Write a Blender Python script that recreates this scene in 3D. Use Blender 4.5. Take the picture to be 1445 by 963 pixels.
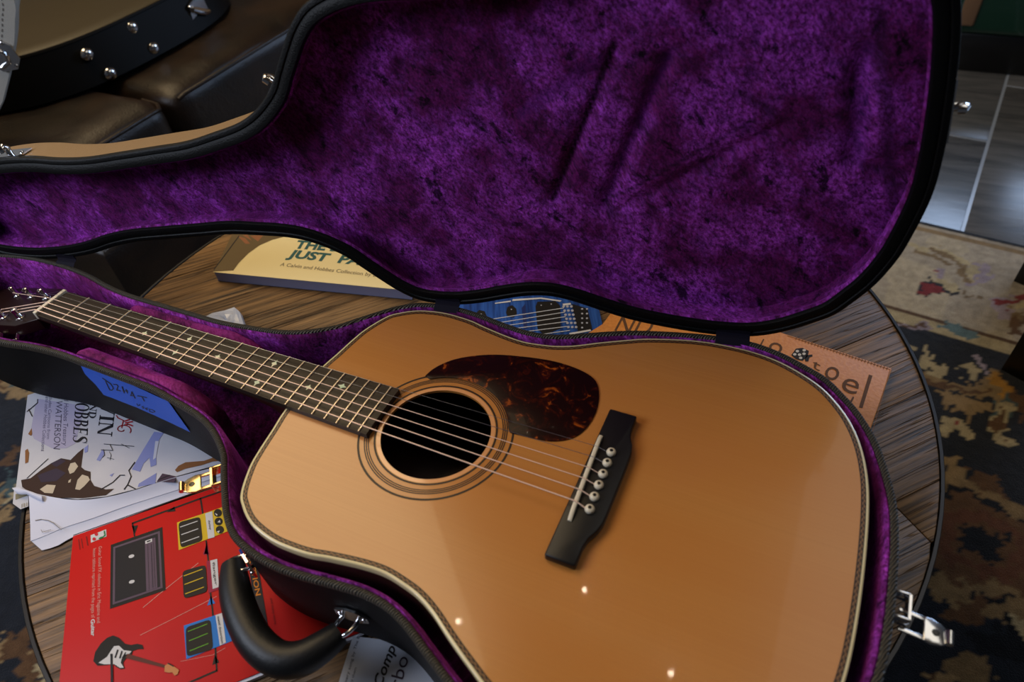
import bpy, bmesh, math, random
import numpy as np
from mathutils import Vector, Matrix
for o in list(bpy.data.objects): bpy.data.objects.remove(o)
sc = bpy.context.scene; col = sc.collection; PI = math.pi
# ------------------------------------------------------------------ camera
# Coordinates below are millimetres with z = 0 on the guitar's soundboard, x along its neck, y across it.
FLOOR = -560.0
def W(x, y, z): return Vector((x/1000, y/1000, (z-FLOOR)/1000))
CR = np.array([[0.90634969, 0.41486721, -0.08009638], [0.23976084, -0.66106655, -0.71098928], [-0.34791518, 0.62520094, -0.69862637]])
CC = np.array([766.637, -307.144, 489.043]); F = 976.307
cam = bpy.data.cameras.new('camera'); cam_o = bpy.data.objects.new('camera', cam); col.objects.link(cam_o); sc.camera = cam_o
M = Matrix.Identity(4)
for i in range(3):
    M[i][0] = CR[0][i]; M[i][1] = -CR[1][i]; M[i][2] = -CR[2][i]
M.translation = W(*CC); cam_o.matrix_world = M
cam.sensor_width = 36; cam.lens = F/1445*36; cam.clip_start = .02
cam.dof.use_dof = True; cam.dof.focus_distance = .78; cam.dof.aperture_fstop = 5.6
def on(px, py, z):
    "point of the plane at height z that the photograph shows at this pixel"
    d = np.array([(px-722.5)/F, (py-481.5)/F, 1.0]) @ CR
    p = CC + d*((z-CC[2])/d[2]); return (float(p[0]), float(p[1]), float(z))
# ------------------------------------------------------------------ light
wd = bpy.data.worlds.new('world'); sc.world = wd; wd.use_nodes = True
wd.node_tree.nodes['Background'].inputs[0].default_value = (.75, .85, 1, 1); wd.node_tree.nodes['Background'].inputs[1].default_value = .035
def area(name, loc, aim, sx, sy, power, colr):
    l = bpy.data.lights.new(name, 'AREA'); l.shape = 'RECTANGLE'; l.size = sx; l.size_y = sy; l.energy = power; l.color = colr
    o = bpy.data.objects.new(name, l); col.objects.link(o); o.location = loc
    o.rotation_euler = (Vector(aim)-Vector(loc)).to_track_quat('-Z', 'Y').to_euler(); return o
area('added_front_light', (-.80, -.95, 1.75), (-.05, 0, .6), .8, .8, 24, (.76, .84, 1))  # added cool light for an assumed window; none built, placed to shade the velvet
area('assumed_ceiling_light', (-.95, .70, 2.44), (-.9, .65, 0), 1.1, 2.0, 34, (1, .75, .43))  # assumed lamp added near the ceiling without a fixture, for the guitar's bright reflection
area('added_right_ceiling_light', (1.75, 1.2, 2.44), (1.75, 1.2, 0), 1.5, 1.7, 9, (1, .93, .80))  # added without any fixture to lighten the reflection on the guitar's lower right
area('assumed_far_window_light', (2.3, 3.9, 1.55), (1.0, .6, .3), 1.6, 1.5, 60, (.50, .68, 1))  # assumed window, unseen and not built; throws cool light on floor and rim
vs = sc.view_settings; vs.view_transform = 'Standard'; vs.look = 'None'; vs.exposure = 0.0; vs.gamma = 1; vs.use_curve_mapping = False
sc.cycles.use_denoising = True; sc.cycles.max_bounces = 6
# ------------------------------------------------------------------ helpers
def world_origin(p):
    v = Vector((0, 0, 0))
    while p: v += p.location; p = p.parent
    return v
def thing(name, label, cat, loc, group=None):
    o = bpy.data.objects.new(name, None); col.objects.link(o); o.location = W(*loc); o.empty_display_size = .05
    o['label'] = label; o['category'] = cat
    if group: o['group'] = group
    return o
def tag(o, label, cat, group=None):
    o['label'] = label; o['category'] = cat
    if group: o['group'] = group
    return o
def mesh(name, verts, faces, mats, parent=None, smooth=False, fm=None, world=False):
    "verts in mm (or metres in world space); becomes one object under parent"
    me = bpy.data.meshes.new(name)
    vv = [Vector(v) if world else W(*v) for v in verts]
    org = world_origin(parent)
    me.from_pydata([v-org for v in vv], [], faces)
    for m in (mats if isinstance(mats, (list, tuple)) else [mats]): me.materials.append(m)
    if fm: me.polygons.foreach_set('material_index', fm)
    if smooth: me.polygons.foreach_set('use_smooth', [True]*len(me.polygons))
    me.update()
    o = bpy.data.objects.new(name, me); col.objects.link(o)
    if parent: o.parent = parent
    return o
def rest(o, loc):
    "give a top-level mesh an origin at its base"
    v = W(*loc); o.data.transform(Matrix.Translation(-v)); o.location = v; return o
def fix(o, ang=None):
    bm = bmesh.new(); bm.from_mesh(o.data); bmesh.ops.recalc_face_normals(bm, faces=bm.faces); bm.to_mesh(o.data); bm.free()
    if ang: o.data.set_sharp_from_angle(angle=math.radians(ang))
    return o
def bevel(o, w, seg=2, ang=30):
    bm = bmesh.new(); bm.from_mesh(o.data); bmesh.ops.recalc_face_normals(bm, faces=bm.faces)
    ed = [e for e in bm.edges if len(e.link_faces) == 2 and e.calc_face_angle(0) > math.radians(ang)]
    bmesh.ops.bevel(bm, geom=ed, offset=w/1000, segments=seg, profile=.5, affect='EDGES'); bm.to_mesh(o.data); bm.free()
    o.data.polygons.foreach_set('use_smooth', [True]*len(o.data.polygons)); o.data.set_sharp_from_angle(angle=math.radians(50)); return o
def prism(name, poly, z0, z1, m, parent=None, bv=0):
    n = len(poly)
    v = [(p[0], p[1], z0) for p in poly]+[(p[0], p[1], z1) for p in poly]
    f = [list(range(n))[::-1], list(range(n, 2*n))]+[[i, (i+1) % n, n+(i+1) % n, n+i] for i in range(n)]
    o = fix(mesh(name, v, f, m, parent))
    if bv: bevel(o, bv)
    return o
def box(name, x0, x1, y0, y1, z0, z1, m, parent=None, bv=0, seg=2):
    o = prism(name, [(x0, y0), (x1, y0), (x1, y1), (x0, y1)], z0, z1, m, parent)
    if bv: bevel(o, bv, seg)
    return o
def crom(pts, n, closed=True):
    p = np.array(pts, float); m = len(p); out = []
    k = m if closed else m-1
    for i in range(k):
        g = lambda j: p[j % m] if closed else p[min(max(j, 0), m-1)]
        a, b, c, d = g(i-1), g(i), g(i+1), g(i+2)
        for t in np.linspace(0, 1, 12, endpoint=False):
            out.append(.5*((2*b)+(-a+c)*t+(2*a-5*b+4*c-d)*t*t+(-a+3*b-3*c+d)*t**3))
    if not closed: out.append(p[-1])
    out = np.array(out); q = np.vstack([out, out[:1]]) if closed else out
    s = np.r_[0, np.cumsum(np.linalg.norm(np.diff(q, axis=0), axis=1))]
    u = np.linspace(0, s[-1], n+1 if closed else n)
    if closed: u = u[:-1]
    return np.stack([np.interp(u, s, q[:, j]) for j in range(p.shape[1])], 1)
def inset(o2, d):
    "move a closed ccw outline inwards by d"
    t = np.roll(o2, -2, 0)-np.roll(o2, 2, 0); t /= np.linalg.norm(t, axis=1)[:, None]+1e-9
    return o2+np.stack([-t[:, 1], t[:, 0]], 1)*d
def rings(n, k, closed=True):
    m = n if closed else n-1
    return [[r*n+i, r*n+(i+1) % n, (r+1)*n+(i+1) % n, (r+1)*n+i] for r in range(k-1) for i in range(m)]
def loft(name, secs, m, parent, cap0=False, cap1=False, smooth=True, ang=50, fm=None):
    n = len(secs[0]); v = [tuple(p) for s in secs for p in s]; f = rings(n, len(secs))
    if cap0: f.append(list(range(n))[::-1])
    if cap1: f.append(list(range((len(secs)-1)*n, len(secs)*n)))
    o = mesh(name, v, f, m, parent, smooth)
    if not fm: fix(o, ang)
    return o
def tube_data(path, r, n=8, closed=False):
    p = [np.array(a, float) for a in path]; k = len(p); v = []; up = None
    for i in range(k):
        a = p[(i-1) % k] if closed else p[max(i-1, 0)]; b = p[(i+1) % k] if closed else p[min(i+1, k-1)]
        t = (b-a)/(np.linalg.norm(b-a)+1e-9)
        if up is None: up = np.array([0, 0, 1.]) if abs(t[2]) < .9 else np.array([1., 0, 0])
        s = np.cross(t, up); s /= np.linalg.norm(s)+1e-9; up = np.cross(s, t)
        rr = r[i] if hasattr(r, '__len__') else r
        for j in range(n):
            c = 2*PI*j/n; v.append(tuple(p[i]+rr*(math.cos(c)*s+math.sin(c)*up)))
    f = rings(n, k)
    if closed: f += [[(k-1)*n+i, (k-1)*n+(i+1) % n, (i+1) % n, i] for i in range(n)]
    else: f += [list(range(n))[::-1], list(range((k-1)*n, k*n))]
    return v, f
def tube(name, path, r, m, parent=None, n=8, closed=False):
    v, f = tube_data(path, r, n, closed); return fix(mesh(name, v, f, m, parent, True), 50)
def lathe(name, c, prof, m, parent, n=20, axis=(0, 0, 1)):
    "prof = (radius, height along axis) from point c"
    ax = Vector(axis).normalized(); a = ax.orthogonal().normalized(); b = ax.cross(a); v = []
    for r, h in prof:
        for j in range(n):
            p = Vector(c)+ax*h+(a*math.cos(2*PI*j/n)+b*math.sin(2*PI*j/n))*r; v.append(tuple(p))
    f = rings(n, len(prof))+[list(range(n))[::-1], list(range((len(prof)-1)*n, len(prof)*n))]
    return fix(mesh(name, v, f, m, parent, True), 40)
def dup(o, parent=None, loc=None):
    c = o.copy(); col.objects.link(c)
    if parent: c.parent = parent
    if loc: c.location = loc
    return c
# ------------------------------------------------------------------ materials
def lin(c): return tuple((x/12.92 if x <= .04045 else ((x+.055)/1.055)**2.4) for x in c)
def S(r, g, b): return lin((r/255, g/255, b/255))
def mat(name, c, rough=.5, metal=0, spec=.5, coat=0, coat_r=.05, sheen=0, bump=None, var=None, emit=None):
    m = bpy.data.materials.new(name); m.use_nodes = True; nt = m.node_tree; b = nt.nodes['Principled BSDF']
    b.inputs['Base Color'].default_value = (*c, 1); b.inputs['Roughness'].default_value = rough; b.inputs['Metallic'].default_value = metal
    b.inputs['Specular IOR Level'].default_value = spec; b.inputs['Coat Weight'].default_value = coat; b.inputs['Coat Roughness'].default_value = coat_r
    b.inputs['Sheen Weight'].default_value = sheen
    if emit: b.inputs['Emission Color'].default_value = (*emit[0], 1); b.inputs['Emission Strength'].default_value = emit[1]
    if bump or var:
        tc = nt.nodes.new('ShaderNodeTexCoord')
        nz = nt.nodes.new('ShaderNodeTexNoise'); nz.inputs['Scale'].default_value = (bump or var)[0]; nz.inputs['Detail'].default_value = 5
        nt.links.new(tc.outputs['Object'], nz.inputs['Vector'])
        if bump:
            bp = nt.nodes.new('ShaderNodeBump'); bp.inputs['Strength'].default_value = bump[1]; bp.inputs['Distance'].default_value = .002
            nt.links.new(nz.outputs['Fac'], bp.inputs['Height']); nt.links.new(bp.outputs['Normal'], b.inputs['Normal'])
        if var:
            cr = nt.nodes.new('ShaderNodeValToRGB'); cr.color_ramp.elements[0].position = .35; cr.color_ramp.elements[1].position = .68
            cr.color_ramp.elements[0].color = (*c, 1); cr.color_ramp.elements[1].color = (*var[1], 1)
            nt.links.new(nz.outputs['Fac'], cr.inputs['Fac']); nt.links.new(cr.outputs['Color'], b.inputs['Base Color'])
    return m
class N:
    "small node-graph builder"
    def __init__(s, name, **kw):
        s.m = mat(name, (.5, .5, .5), **kw); s.nt = s.m.node_tree; s.b = s.nt.nodes['Principled BSDF']; s.tc = s.n('ShaderNodeTexCoord')
    def n(s, t, **kw):
        x = s.nt.nodes.new(t)
        for k, v in kw.items(): setattr(x, k, v)
        return x
    def l(s, a, b): s.nt.links.new(a, b)
    def mapping(s, scale=(1, 1, 1), rot=(0, 0, 0), loc=(0, 0, 0), src='Object'):
        mp = s.n('ShaderNodeMapping'); mp.inputs['Scale'].default_value = scale; mp.inputs['Rotation'].default_value = rot; mp.inputs['Location'].default_value = loc
        if any(rot):                                        # turn first, stretch afterwards
            m0 = s.n('ShaderNodeMapping'); m0.inputs['Rotation'].default_value = rot; s.l(s.tc.outputs[src], m0.inputs['Vector']); mp.inputs['Rotation'].default_value = (0, 0, 0); s.l(m0.outputs['Vector'], mp.inputs['Vector'])
        else: s.l(s.tc.outputs[src], mp.inputs['Vector'])
        return mp.outputs['Vector']
    def noise(s, vec, scale, detail=4, rough=.55, dist=0):
        x = s.n('ShaderNodeTexNoise'); x.inputs['Scale'].default_value = scale; x.inputs['Detail'].default_value = detail
        x.inputs['Roughness'].default_value = rough; x.inputs['Distortion'].default_value = dist
        s.l(vec, x.inputs['Vector']); return x.outputs['Fac']
    def ramp(s, fac, stops):
        x = s.n('ShaderNodeValToRGB'); e = x.color_ramp.elements
        while len(e) < len(stops): e.new(.5)
        for i, (p, c) in enumerate(stops): e[i].position = p; e[i].color = (*c, 1) if len(c) == 3 else c
        s.l(fac, x.inputs['Fac']); return x.outputs['Color']
    def mix(s, a, b, fac, mode='MIX'):
        x = s.n('ShaderNodeMix', data_type='RGBA', blend_type=mode)
        for i, v in ((6, a), (7, b)):
            if isinstance(v, tuple): x.inputs[i].default_value = (*v, 1)
            else: s.l(v, x.inputs[i])
        if isinstance(fac, (int, float)): x.inputs[0].default_value = fac
        else: s.l(fac, x.inputs[0])
        return x.outputs[2]
    def bump(s, h, strength, dist=.002):
        x = s.n('ShaderNodeBump'); x.inputs['Strength'].default_value = strength; x.inputs['Distance'].default_value = dist
        s.l(h, x.inputs['Height']); s.l(x.outputs['Normal'], s.b.inputs['Normal'])
    def color(s, c): s.l(c, s.b.inputs['Base Color'])
# spruce top
g = N('spruce', rough=.22, spec=.5, coat=.2, coat_r=.03)
fine = g.noise(g.mapping((3, 700, 3)), 1, 2); wide = g.noise(g.mapping((1.5, 14, 1)), 1, 3)
c = g.mix(S(174, 113, 52), S(194, 133, 68), fine); c = g.mix(c, S(182, 117, 54), g.ramp(wide, [(.3, (0, 0, 0)), (.7, (1, 1, 1))])); g.color(c); SPRUCE = g.m
def woodmat(name, dark, light, streak, scale=(2, 60, 60), rough=.5, coat=0, crack=.55, rot=0, bump=.35):
    g = N(name, rough=rough, coat=coat, coat_r=.1)
    info = g.n('ShaderNodeObjectInfo'); add = g.n('ShaderNodeVectorMath', operation='MULTIPLY_ADD')
    add.inputs[1].default_value = (7.3, 3.1, 5.7); g.l(info.outputs['Random'], add.inputs[0]); v0 = g.mapping(scale, (0, 0, rot)); g.l(v0, add.inputs[2]); v = add.outputs[0]
    a = g.noise(v, 1, 6, .62, .3); b = g.noise(v, .35, 3, .5, .6)
    c = g.ramp(a, [(.30, dark), (.52, light), (.72, tuple(x*.72 for x in light))])
    k = g.ramp(b, [(.34, streak), (.46, (1, 1, 1))]); c = g.mix(c, k, crack, 'MULTIPLY')
    tint = g.ramp(info.outputs['Random'], [(0, (.72, .70, .68)), (1, (1.12, 1.1, 1.08))]); c = g.mix(c, tint, 1, 'MULTIPLY')
    g.color(c); g.bump(a, bump, .003); return g.m
ROSEWOOD = woodmat('rosewood', S(34, 16, 10), S(62, 30, 18), (.4, .4, .4), rough=.4, coat=.8)
EBONY = woodmat('ebony', S(20, 17, 15), S(46, 38, 31), (.5, .5, .5), scale=(6, 160, 60), rough=.42, bump=.12)
EBONY.node_tree.nodes['Principled BSDF'].inputs['Specular IOR Level'].default_value = .26
BRIDGE_EBONY = mat('bridge_ebony', S(17, 16, 18), .42, spec=.35, bump=(900, .05))
g = N('table_wood', rough=.52, spec=.4)
info = g.n('ShaderNodeObjectInfo'); add = g.n('ShaderNodeVectorMath', operation='MULTIPLY_ADD'); add.inputs[1].default_value = (9.3, 13.1, 5.7)
g.l(info.outputs['Random'], add.inputs[0]); g.l(g.mapping((1, 1, 1), (0, 0, -math.radians(48))), add.inputs[2])
def stretch(v, sc_):
    m_ = g.n('ShaderNodeMapping'); m_.inputs['Scale'].default_value = sc_; g.l(v, m_.inputs['Vector']); return m_.outputs['Vector']
va = add.outputs[0]
grain = g.noise(stretch(va, (7, 210, 20)), 1, 6, .68, .4); broad = g.noise(stretch(va, (2.5, 24, 10)), 1, 4, .55, .8); ck = g.noise(stretch(va, (2.6, 95, 10)), 1, 3, .5, .2)
c = g.ramp(grain, [(.34, S(50, 36, 20)), (.50, S(122, 94, 58)), (.68, S(156, 122, 78))]); c = g.mix(c, g.ramp(broad, [(.32, (.60, .55, .50)), (.60, (1.05, 1, .95))]), .9, 'MULTIPLY')
crk = g.ramp(ck, [(.474, (1, 1, 1)), (.486, (.32, .27, .22)), (.498, (1, 1, 1))]); c = g.mix(c, crk, .8, 'MULTIPLY')
c = g.mix(c, g.ramp(info.outputs['Random'], [(0, (.74, .70, .66)), (1, (1.1, 1.08, 1.06))]), 1, 'MULTIPLY')
g.color(c); g.bump(g.mix(grain, crk, .6), .9, .003); TABLEWOOD = g.m
MAHOGANY = mat('mahogany', S(58, 28, 16), .35, coat=.8)
def velvet(name, dk, lt, hi, sc1=26, nap=False):
    g = N(name, rough=.75, sheen=.6, spec=.12); g.b.inputs['Sheen Roughness'].default_value = .3; g.b.inputs['Sheen Tint'].default_value = (*S(205, 80, 215), 1)
    turn = (0, -.72, .5)
    a = g.noise(g.mapping((.30, 1, 1), turn), sc1, 9, .70, .25); b = g.noise(g.mapping((.55, 1, 1), turn), sc1*.17, 4, .6, .4); f = g.noise(g.mapping((.4, 1, 1), turn), 520, 2)
    d = g.noise(g.mapping((.36, 1, 1), turn, (3, 1, 2)), sc1*.55, 7, .72, .3)
    c = g.ramp(f, [(.34, dk), (.62, lt)])
    fleck = g.ramp(g.noise(g.mapping((.45, 1, 1), turn, (5, 2, 9)), 360, 5, .75, .1), [(.42, (.1, .1, .1)), (.62, (1, 1, 1))]); patch = g.ramp(b, [(.42, (.10, .10, .10)), (.60, (1, 1, 1))])
    c = g.mix(c, hi, g.mix(fleck, patch, 1, 'MULTIPLY')); c = g.mix(c, g.ramp(a, [(.36, (.30, .26, .30)), (.56, (1.2, 1.15, 1.2))]), .9, 'MULTIPLY')
    c = g.mix(c, g.ramp(d, [(.36, (.07, .05, .07)), (.43, (1, 1, 1))]), .95, 'MULTIPLY')
    if nap:
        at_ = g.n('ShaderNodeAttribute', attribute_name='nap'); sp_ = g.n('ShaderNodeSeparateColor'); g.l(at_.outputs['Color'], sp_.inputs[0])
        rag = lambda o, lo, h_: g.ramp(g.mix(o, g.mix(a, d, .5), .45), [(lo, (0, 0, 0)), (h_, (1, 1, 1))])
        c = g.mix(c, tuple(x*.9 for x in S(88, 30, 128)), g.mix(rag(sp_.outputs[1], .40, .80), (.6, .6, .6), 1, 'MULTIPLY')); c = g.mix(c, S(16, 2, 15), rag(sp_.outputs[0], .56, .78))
    g.color(c); g.bump(a, .8, .004); return g.m
VELVET = velvet('purple_crushed_velvet', S(58, 8, 48), S(98, 18, 82), S(182, 72, 208), 105)
NAPVELVET = velvet('purple_velvet_with_pressed_nap', S(58, 8, 48), S(98, 18, 82), S(182, 72, 208), 105, True)
CRADLE = velvet('magenta_plush', S(98, 22, 78), S(124, 32, 100), S(146, 52, 128), 30)
TOLEX = mat('black_tolex', S(15, 15, 17), .6, spec=.16, bump=(900, .35))
TAN_SHEEN = mat('painted_sheen_tolex', S(130, 102, 66), .6, bump=(700, .25))  # tan paints the warm grazing sheen of the black vinyl into the colour
def braid(name, a, b):
    g = N(name, rough=.5); w = g.n('ShaderNodeTexWave'); w.inputs['Scale'].default_value = 150; w.inputs['Distortion'].default_value = 4
    g.l(g.mapping((1, 1, .3), (0, 0, .5)), w.inputs['Vector']); g.color(g.ramp(w.outputs['Fac'], [(.2, a), (.8, b)])); g.bump(w.outputs['Fac'], .9, .0015); return g.m
BRAID = braid('rim_braid', S(36, 34, 31), S(84, 77, 64))
LIDRIM = mat('black_rim_tape', S(7, 8, 9), .5, spec=.18, bump=(600, .3))
CHROME = mat('chrome', (.75, .75, .77), .13, 1); GOLD = mat('brass', (.80, .60, .30), .2, 1); STEEL = mat('dark_steel', S(58, 58, 60), .38, 1)
FRETM = mat('fret_metal', (.60, .53, .44), .42, 1); STRB = mat('bronze_wound_string', (.95, .72, .60), .6, .7); STRP = mat('plain_steel_string', (.45, .47, .55), .3, 1)
IVORY = mat('bone', S(214, 204, 182), .35); CREAM = mat('cream_binding', S(218, 200, 150), .3, coat=.6); BLACKP = mat('black_plastic', S(12, 12, 13), .3)
DARKLINE = mat('dark_purfling', S(38, 25, 17), .4, spec=.35); LIGHTLINE = mat('light_purfling', S(132, 92, 56), .4, spec=.35)
PEARL = mat('pearl', S(226, 214, 180), .3, var=(160, S(170, 206, 170)))
g = N('tortoise', rough=.3, spec=.07, coat=.04, coat_r=.03); a = g.noise(g.mapping((1, 1, 1)), 60, 5, .65, 1.2)
g.color(g.ramp(a, [(.50, S(28, 9, 9)), (.60, S(58, 17, 9)), (.70, S(176, 84, 22))])); TORT = g.m
LEATHER = N('brown_leather', rough=.40, spec=.42); a = LEATHER.noise(LEATHER.mapping((1, 1, 1)), 9, 6, .6, .6); f = LEATHER.noise(LEATHER.mapping((1, 1, 1)), 260, 3)
LEATHER.color(LEATHER.ramp(a, [(.35, S(20, 14, 11)), (.65, S(40, 27, 19))])); LEATHER.bump(LEATHER.mix(a, f, .25), .5, .006); LEATHER = LEATHER.m
HANDLE = mat('handle_leather', S(14, 15, 18), .46, spec=.4, bump=(300, .12))
PAPER = mat('paper', S(206, 208, 222), .7); PAGES = mat('page_edges', S(176, 176, 186), .8)
def flat(name, r, g_, b, rough=.5): return mat(name, S(r, g_, b), rough, spec=.22)
# ------------------------------------------------------------------ print and lettering on flat covers
LAYER = [0]
def art(name, polys, z, m, parent, d=.25):
    "flat printed shapes on a cover: each polygon is given by its pixels, laid on the cover's plane"
    v, f = [], []
    for p in polys:
        k = len(v); v += [on(a, b, z)[:2]+(z+d,) for a, b in p]; f.append(list(range(k, k+len(p))))
    o = fix(mesh(name, v, f, m, parent))
    if len(polys) > 1: o['kind'] = 'stuff'
    up = sum(p.normal.z for p in o.data.polygons)
    for p in o.data.polygons:
        if p.normal.z < 0: p.flip()
    return o
def stroke(pts, w):
    "a pen line of width w pixels as quads"
    out = []
    for (a, b), (c, d) in zip(pts[:-1], pts[1:]):
        L = math.hypot(c-a, d-b)+1e-6; nx, ny = -(d-b)/L*w/2, (c-a)/L*w/2; ex, ey = (c-a)/L*w*.3, (d-b)/L*w*.3
        out.append([(a-ex+nx, b-ey+ny), (c+ex+nx, d+ey+ny), (c+ex-nx, d+ey-ny), (a-ex-nx, b-ey-ny)])
    return out
def ell(cx, cy, rx, ry, n=18, rot=0):
    return [(cx+rx*math.cos(t)*math.cos(rot)-ry*math.sin(t)*math.sin(rot), cy+rx*math.cos(t)*math.sin(rot)+ry*math.sin(t)*math.cos(rot)) for t in np.linspace(0, 2*PI, n, endpoint=False)]
def quad_lerp(q, u, v):
    q = [np.array(p, float) for p in q]; a = q[0]*(1-u)+q[1]*u; b = q[3]*(1-u)+q[2]*u; return tuple(a*(1-v)+b*v)
def text_data(s, bold=0, shear=0, space=1):
    cu = bpy.data.curves.new('t', 'FONT'); cu.body = s; cu.size = 1; cu.offset = bold; cu.shear = shear; cu.space_character = space; cu.resolution_u = 3
    o = bpy.data.objects.new('t', cu); col.objects.link(o); dg = bpy.context.evaluated_depsgraph_get()
    me = bpy.data.meshes.new_from_object(o.evaluated_get(dg)); v = [tuple(x.co) for x in me.vertices]; f = [list(p.vertices) for p in me.polygons]
    bpy.data.objects.remove(o); bpy.data.curves.remove(cu); bpy.data.meshes.remove(me); return v, f
def text(name, s, p0, p1, up, z, m, parent, bold=0, shear=0, d=.3, space=1, H=None):
    "lettering on a cover plane: baseline runs from pixel p0 to p1; up is the pixel offset of the cap height"
    v, f = text_data(s, bold, shear, space)
    P0, P1 = np.array(on(*p0, z)), np.array(on(*p1, z)); U = np.array(on(p0[0]+up[0], p0[1]+up[1], z))-P0
    x0, x1 = min(a[0] for a in v), max(a[0] for a in v); H = H or .73
    vv = [tuple(P0+(P1-P0)*(a[0]-x0)/(x1-x0)+U*a[1]/H+np.array([0, 0, d])) for a in v]
    o = mesh(name, vv, f, m, parent)
    for p in o.data.polygons:
        if p.normal.z < 0: p.flip()
    return o
def serif_polys(ch):
    r = lambda x0, y0, x1, y1: [(x0, y0), (x1, y0), (x1, y1), (x0, y1)]
    def bowl(cx, cy, rx, ry, tx, ty, a0, a1, n=14):
        out = []; t = np.linspace(a0, a1, n)
        for p, q in zip(t[:-1], t[1:]): out.append([(cx+rx*math.cos(p), cy+ry*math.sin(p)), (cx+rx*math.cos(q), cy+ry*math.sin(q)), (cx+(rx-tx)*math.cos(q), cy+(ry-ty)*math.sin(q)), (cx+(rx-tx)*math.cos(p), cy+(ry-ty)*math.sin(p))])
        return out
    H_ = PI/2; st = lambda x: [r(x, 0, x+.2, 1), r(x-.09, 0, x+.29, .06), r(x-.09, .94, x+.29, 1)]
    if ch == 'I': return st(.15), .5
    if ch == 'N': return [r(.1, 0, .17, 1), r(0, 0, .28, .06), r(0, .94, .3, 1), r(.76, 0, .83, 1), r(.64, .94, .94, 1), [(.08, 1), (.3, 1), (.83, 0), (.68, 0)]], .96
    if ch == 'H': return st(.1)+st(.62)+[r(.3, .46, .62, .53)], .94
    if ch == 'B': return st(.1)+bowl(.36, .74, .32, .26, .19, .06, -H_, H_)+bowl(.38, .27, .36, .27, .2, .06, -H_, H_)+[r(.3, .94, .37, 1), r(.3, 0, .39, .06), r(.3, .48, .38, .54)], .8
    if ch == 'E': return st(.1)+[r(.3, .94, .7, 1), r(.3, 0, .72, .06), r(.3, .48, .55, .53), [(.7, 1), (.64, .94), (.7, .74)], [(.72, 0), (.78, .28), (.64, .06)], r(.52, .4, .56, .62)], .82
    if ch == 'O': return bowl(.45, .5, .43, .52, .2, .06, 0, 2*PI, 26), .92
    if ch == 'D': return st(.1)+bowl(.36, .5, .46, .5, .2, .06, -H_, H_, 18)+[r(.3, .94, .37, 1), r(.3, 0, .37, .06)], .88
    if ch == 'C': return bowl(.45, .5, .43, .52, .2, .06, .7, 2*PI-.7, 22)+[r(.74, .62, .8, 1)], .84
    if ch == 'A': return [[(.02, 0), (.1, 0), (.46, 1), (.4, 1)], [(.66, 0), (.88, 0), (.54, 1), (.38, 1)], r(.2, .3, .7, .36), r(0, 0, .22, .06), r(.56, 0, .98, .06)], .96
    if ch == 'L': return st(.1)+[r(.3, 0, .68, .06), [(.68, 0), (.74, .3), (.62, .06)]], .76
    if ch == 'V': return [[(.04, 1), (.26, 1), (.56, 0), (.42, 0)], [(.78, 1), (.86, 1), (.54, 0), (.46, 0)], r(0, .94, .34, 1), r(.68, .94, .94, 1)], .92
    pts = [(.66, .74, .05), (.56, .93, .05), (.38, .97, .07), (.18, .88, .15), (.16, .70, .2), (.36, .54, .21), (.56, .40, .21), (.62, .22, .18), (.5, .06, .08), (.3, .03, .05), (.14, .12, .05), (.09, .28, .05)]; P_ = crom(pts, 30, False); out = []
    for p, q in zip(P_[:-1], P_[1:]):
        d = q[:2]-p[:2]; d = np.array([-d[1], d[0]])/(np.linalg.norm(d)+1e-9); out.append([tuple(p[:2]+d*p[2]/2), tuple(q[:2]+d*q[2]/2), tuple(q[:2]-d*q[2]/2), tuple(p[:2]-d*p[2]/2)])
    return out+[r(.63, .68, .67, 1), r(.07, 0, .11, .32)], .76
def serif(name, s, p0, p1, up, z, m, parent, d=.3):
    v, f, x = [], [], 0
    for ch in s:
        ps, w_ = serif_polys(ch)
        for p in ps: k = len(v); v += [(x+a, b) for a, b in p]; f.append(list(range(k, k+len(p))))
        x += w_
    P0, P1 = np.array(on(*p0, z)), np.array(on(*p1, z)); U = np.array(on(p0[0]+up[0], p0[1]+up[1], z))-P0
    o = mesh(name, [tuple(P0+(P1-P0)*a/x+U*b+np.array([0, 0, d])) for a, b in v], f, m, parent); o['kind'] = 'stuff'
    for p in o.data.polygons:
        if p.normal.z < 0: p.flip()
    return o
# ================================================================== ROOM
FL = mat('floor_joint', S(150, 160, 176), .25)
TILE = N('floor_tile', rough=.27, spec=.6); a = TILE.noise(TILE.mapping((1.5, 8, 1)), 3, 5, .6, .5); TILE.color(TILE.ramp(a, [(.3, S(64, 66, 70)), (.7, S(104, 104, 106))])); TILE.bump(a, .15, .004); TILE = TILE.m
fl = box('floor', -2600, 3200, -2600, 4200, FLOOR-40, FLOOR-1.5, FL); fl['kind'] = 'structure'
ta = math.radians(-7.5); ux, uy = np.array([math.sin(-ta), math.cos(ta)]), np.array([math.cos(ta), math.sin(ta)])   # along / across the tiles
o0 = np.array(on(1395, 200, FLOOR)[:2])
for i in range(-14, 9):
    for j in range(-6, 4):
        sh = 0 if i % 2 else 0.42
        a = o0+uy*(i*300+4)+ux*((j+sh)*900+4); b = o0+uy*((i+1)*300-4)+ux*((j+sh)*900+4); c = o0+uy*((i+1)*300-4)+ux*((j+1+sh)*900-4); d = o0+uy*(i*300+4)+ux*((j+1+sh)*900-4)
        if min(p[1] for p in (a, b, c, d)) < -2600 or max(p[1] for p in (a, b, c, d)) > 4180: continue
        if min(p[0] for p in (a, b, c, d)) < -2600 or max(p[0] for p in (a, b, c, d)) > 3200: continue
        t = prism('tile', [a, b, c, d], FLOOR-3, FLOOR, TILE, fl, 1.2)
WALL = mat('wall_paint', S(176, 150, 116), .8, bump=(60, .1)); CEIL = mat('ceiling_wood', S(112, 92, 74), .6, bump=(20, .1))
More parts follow.
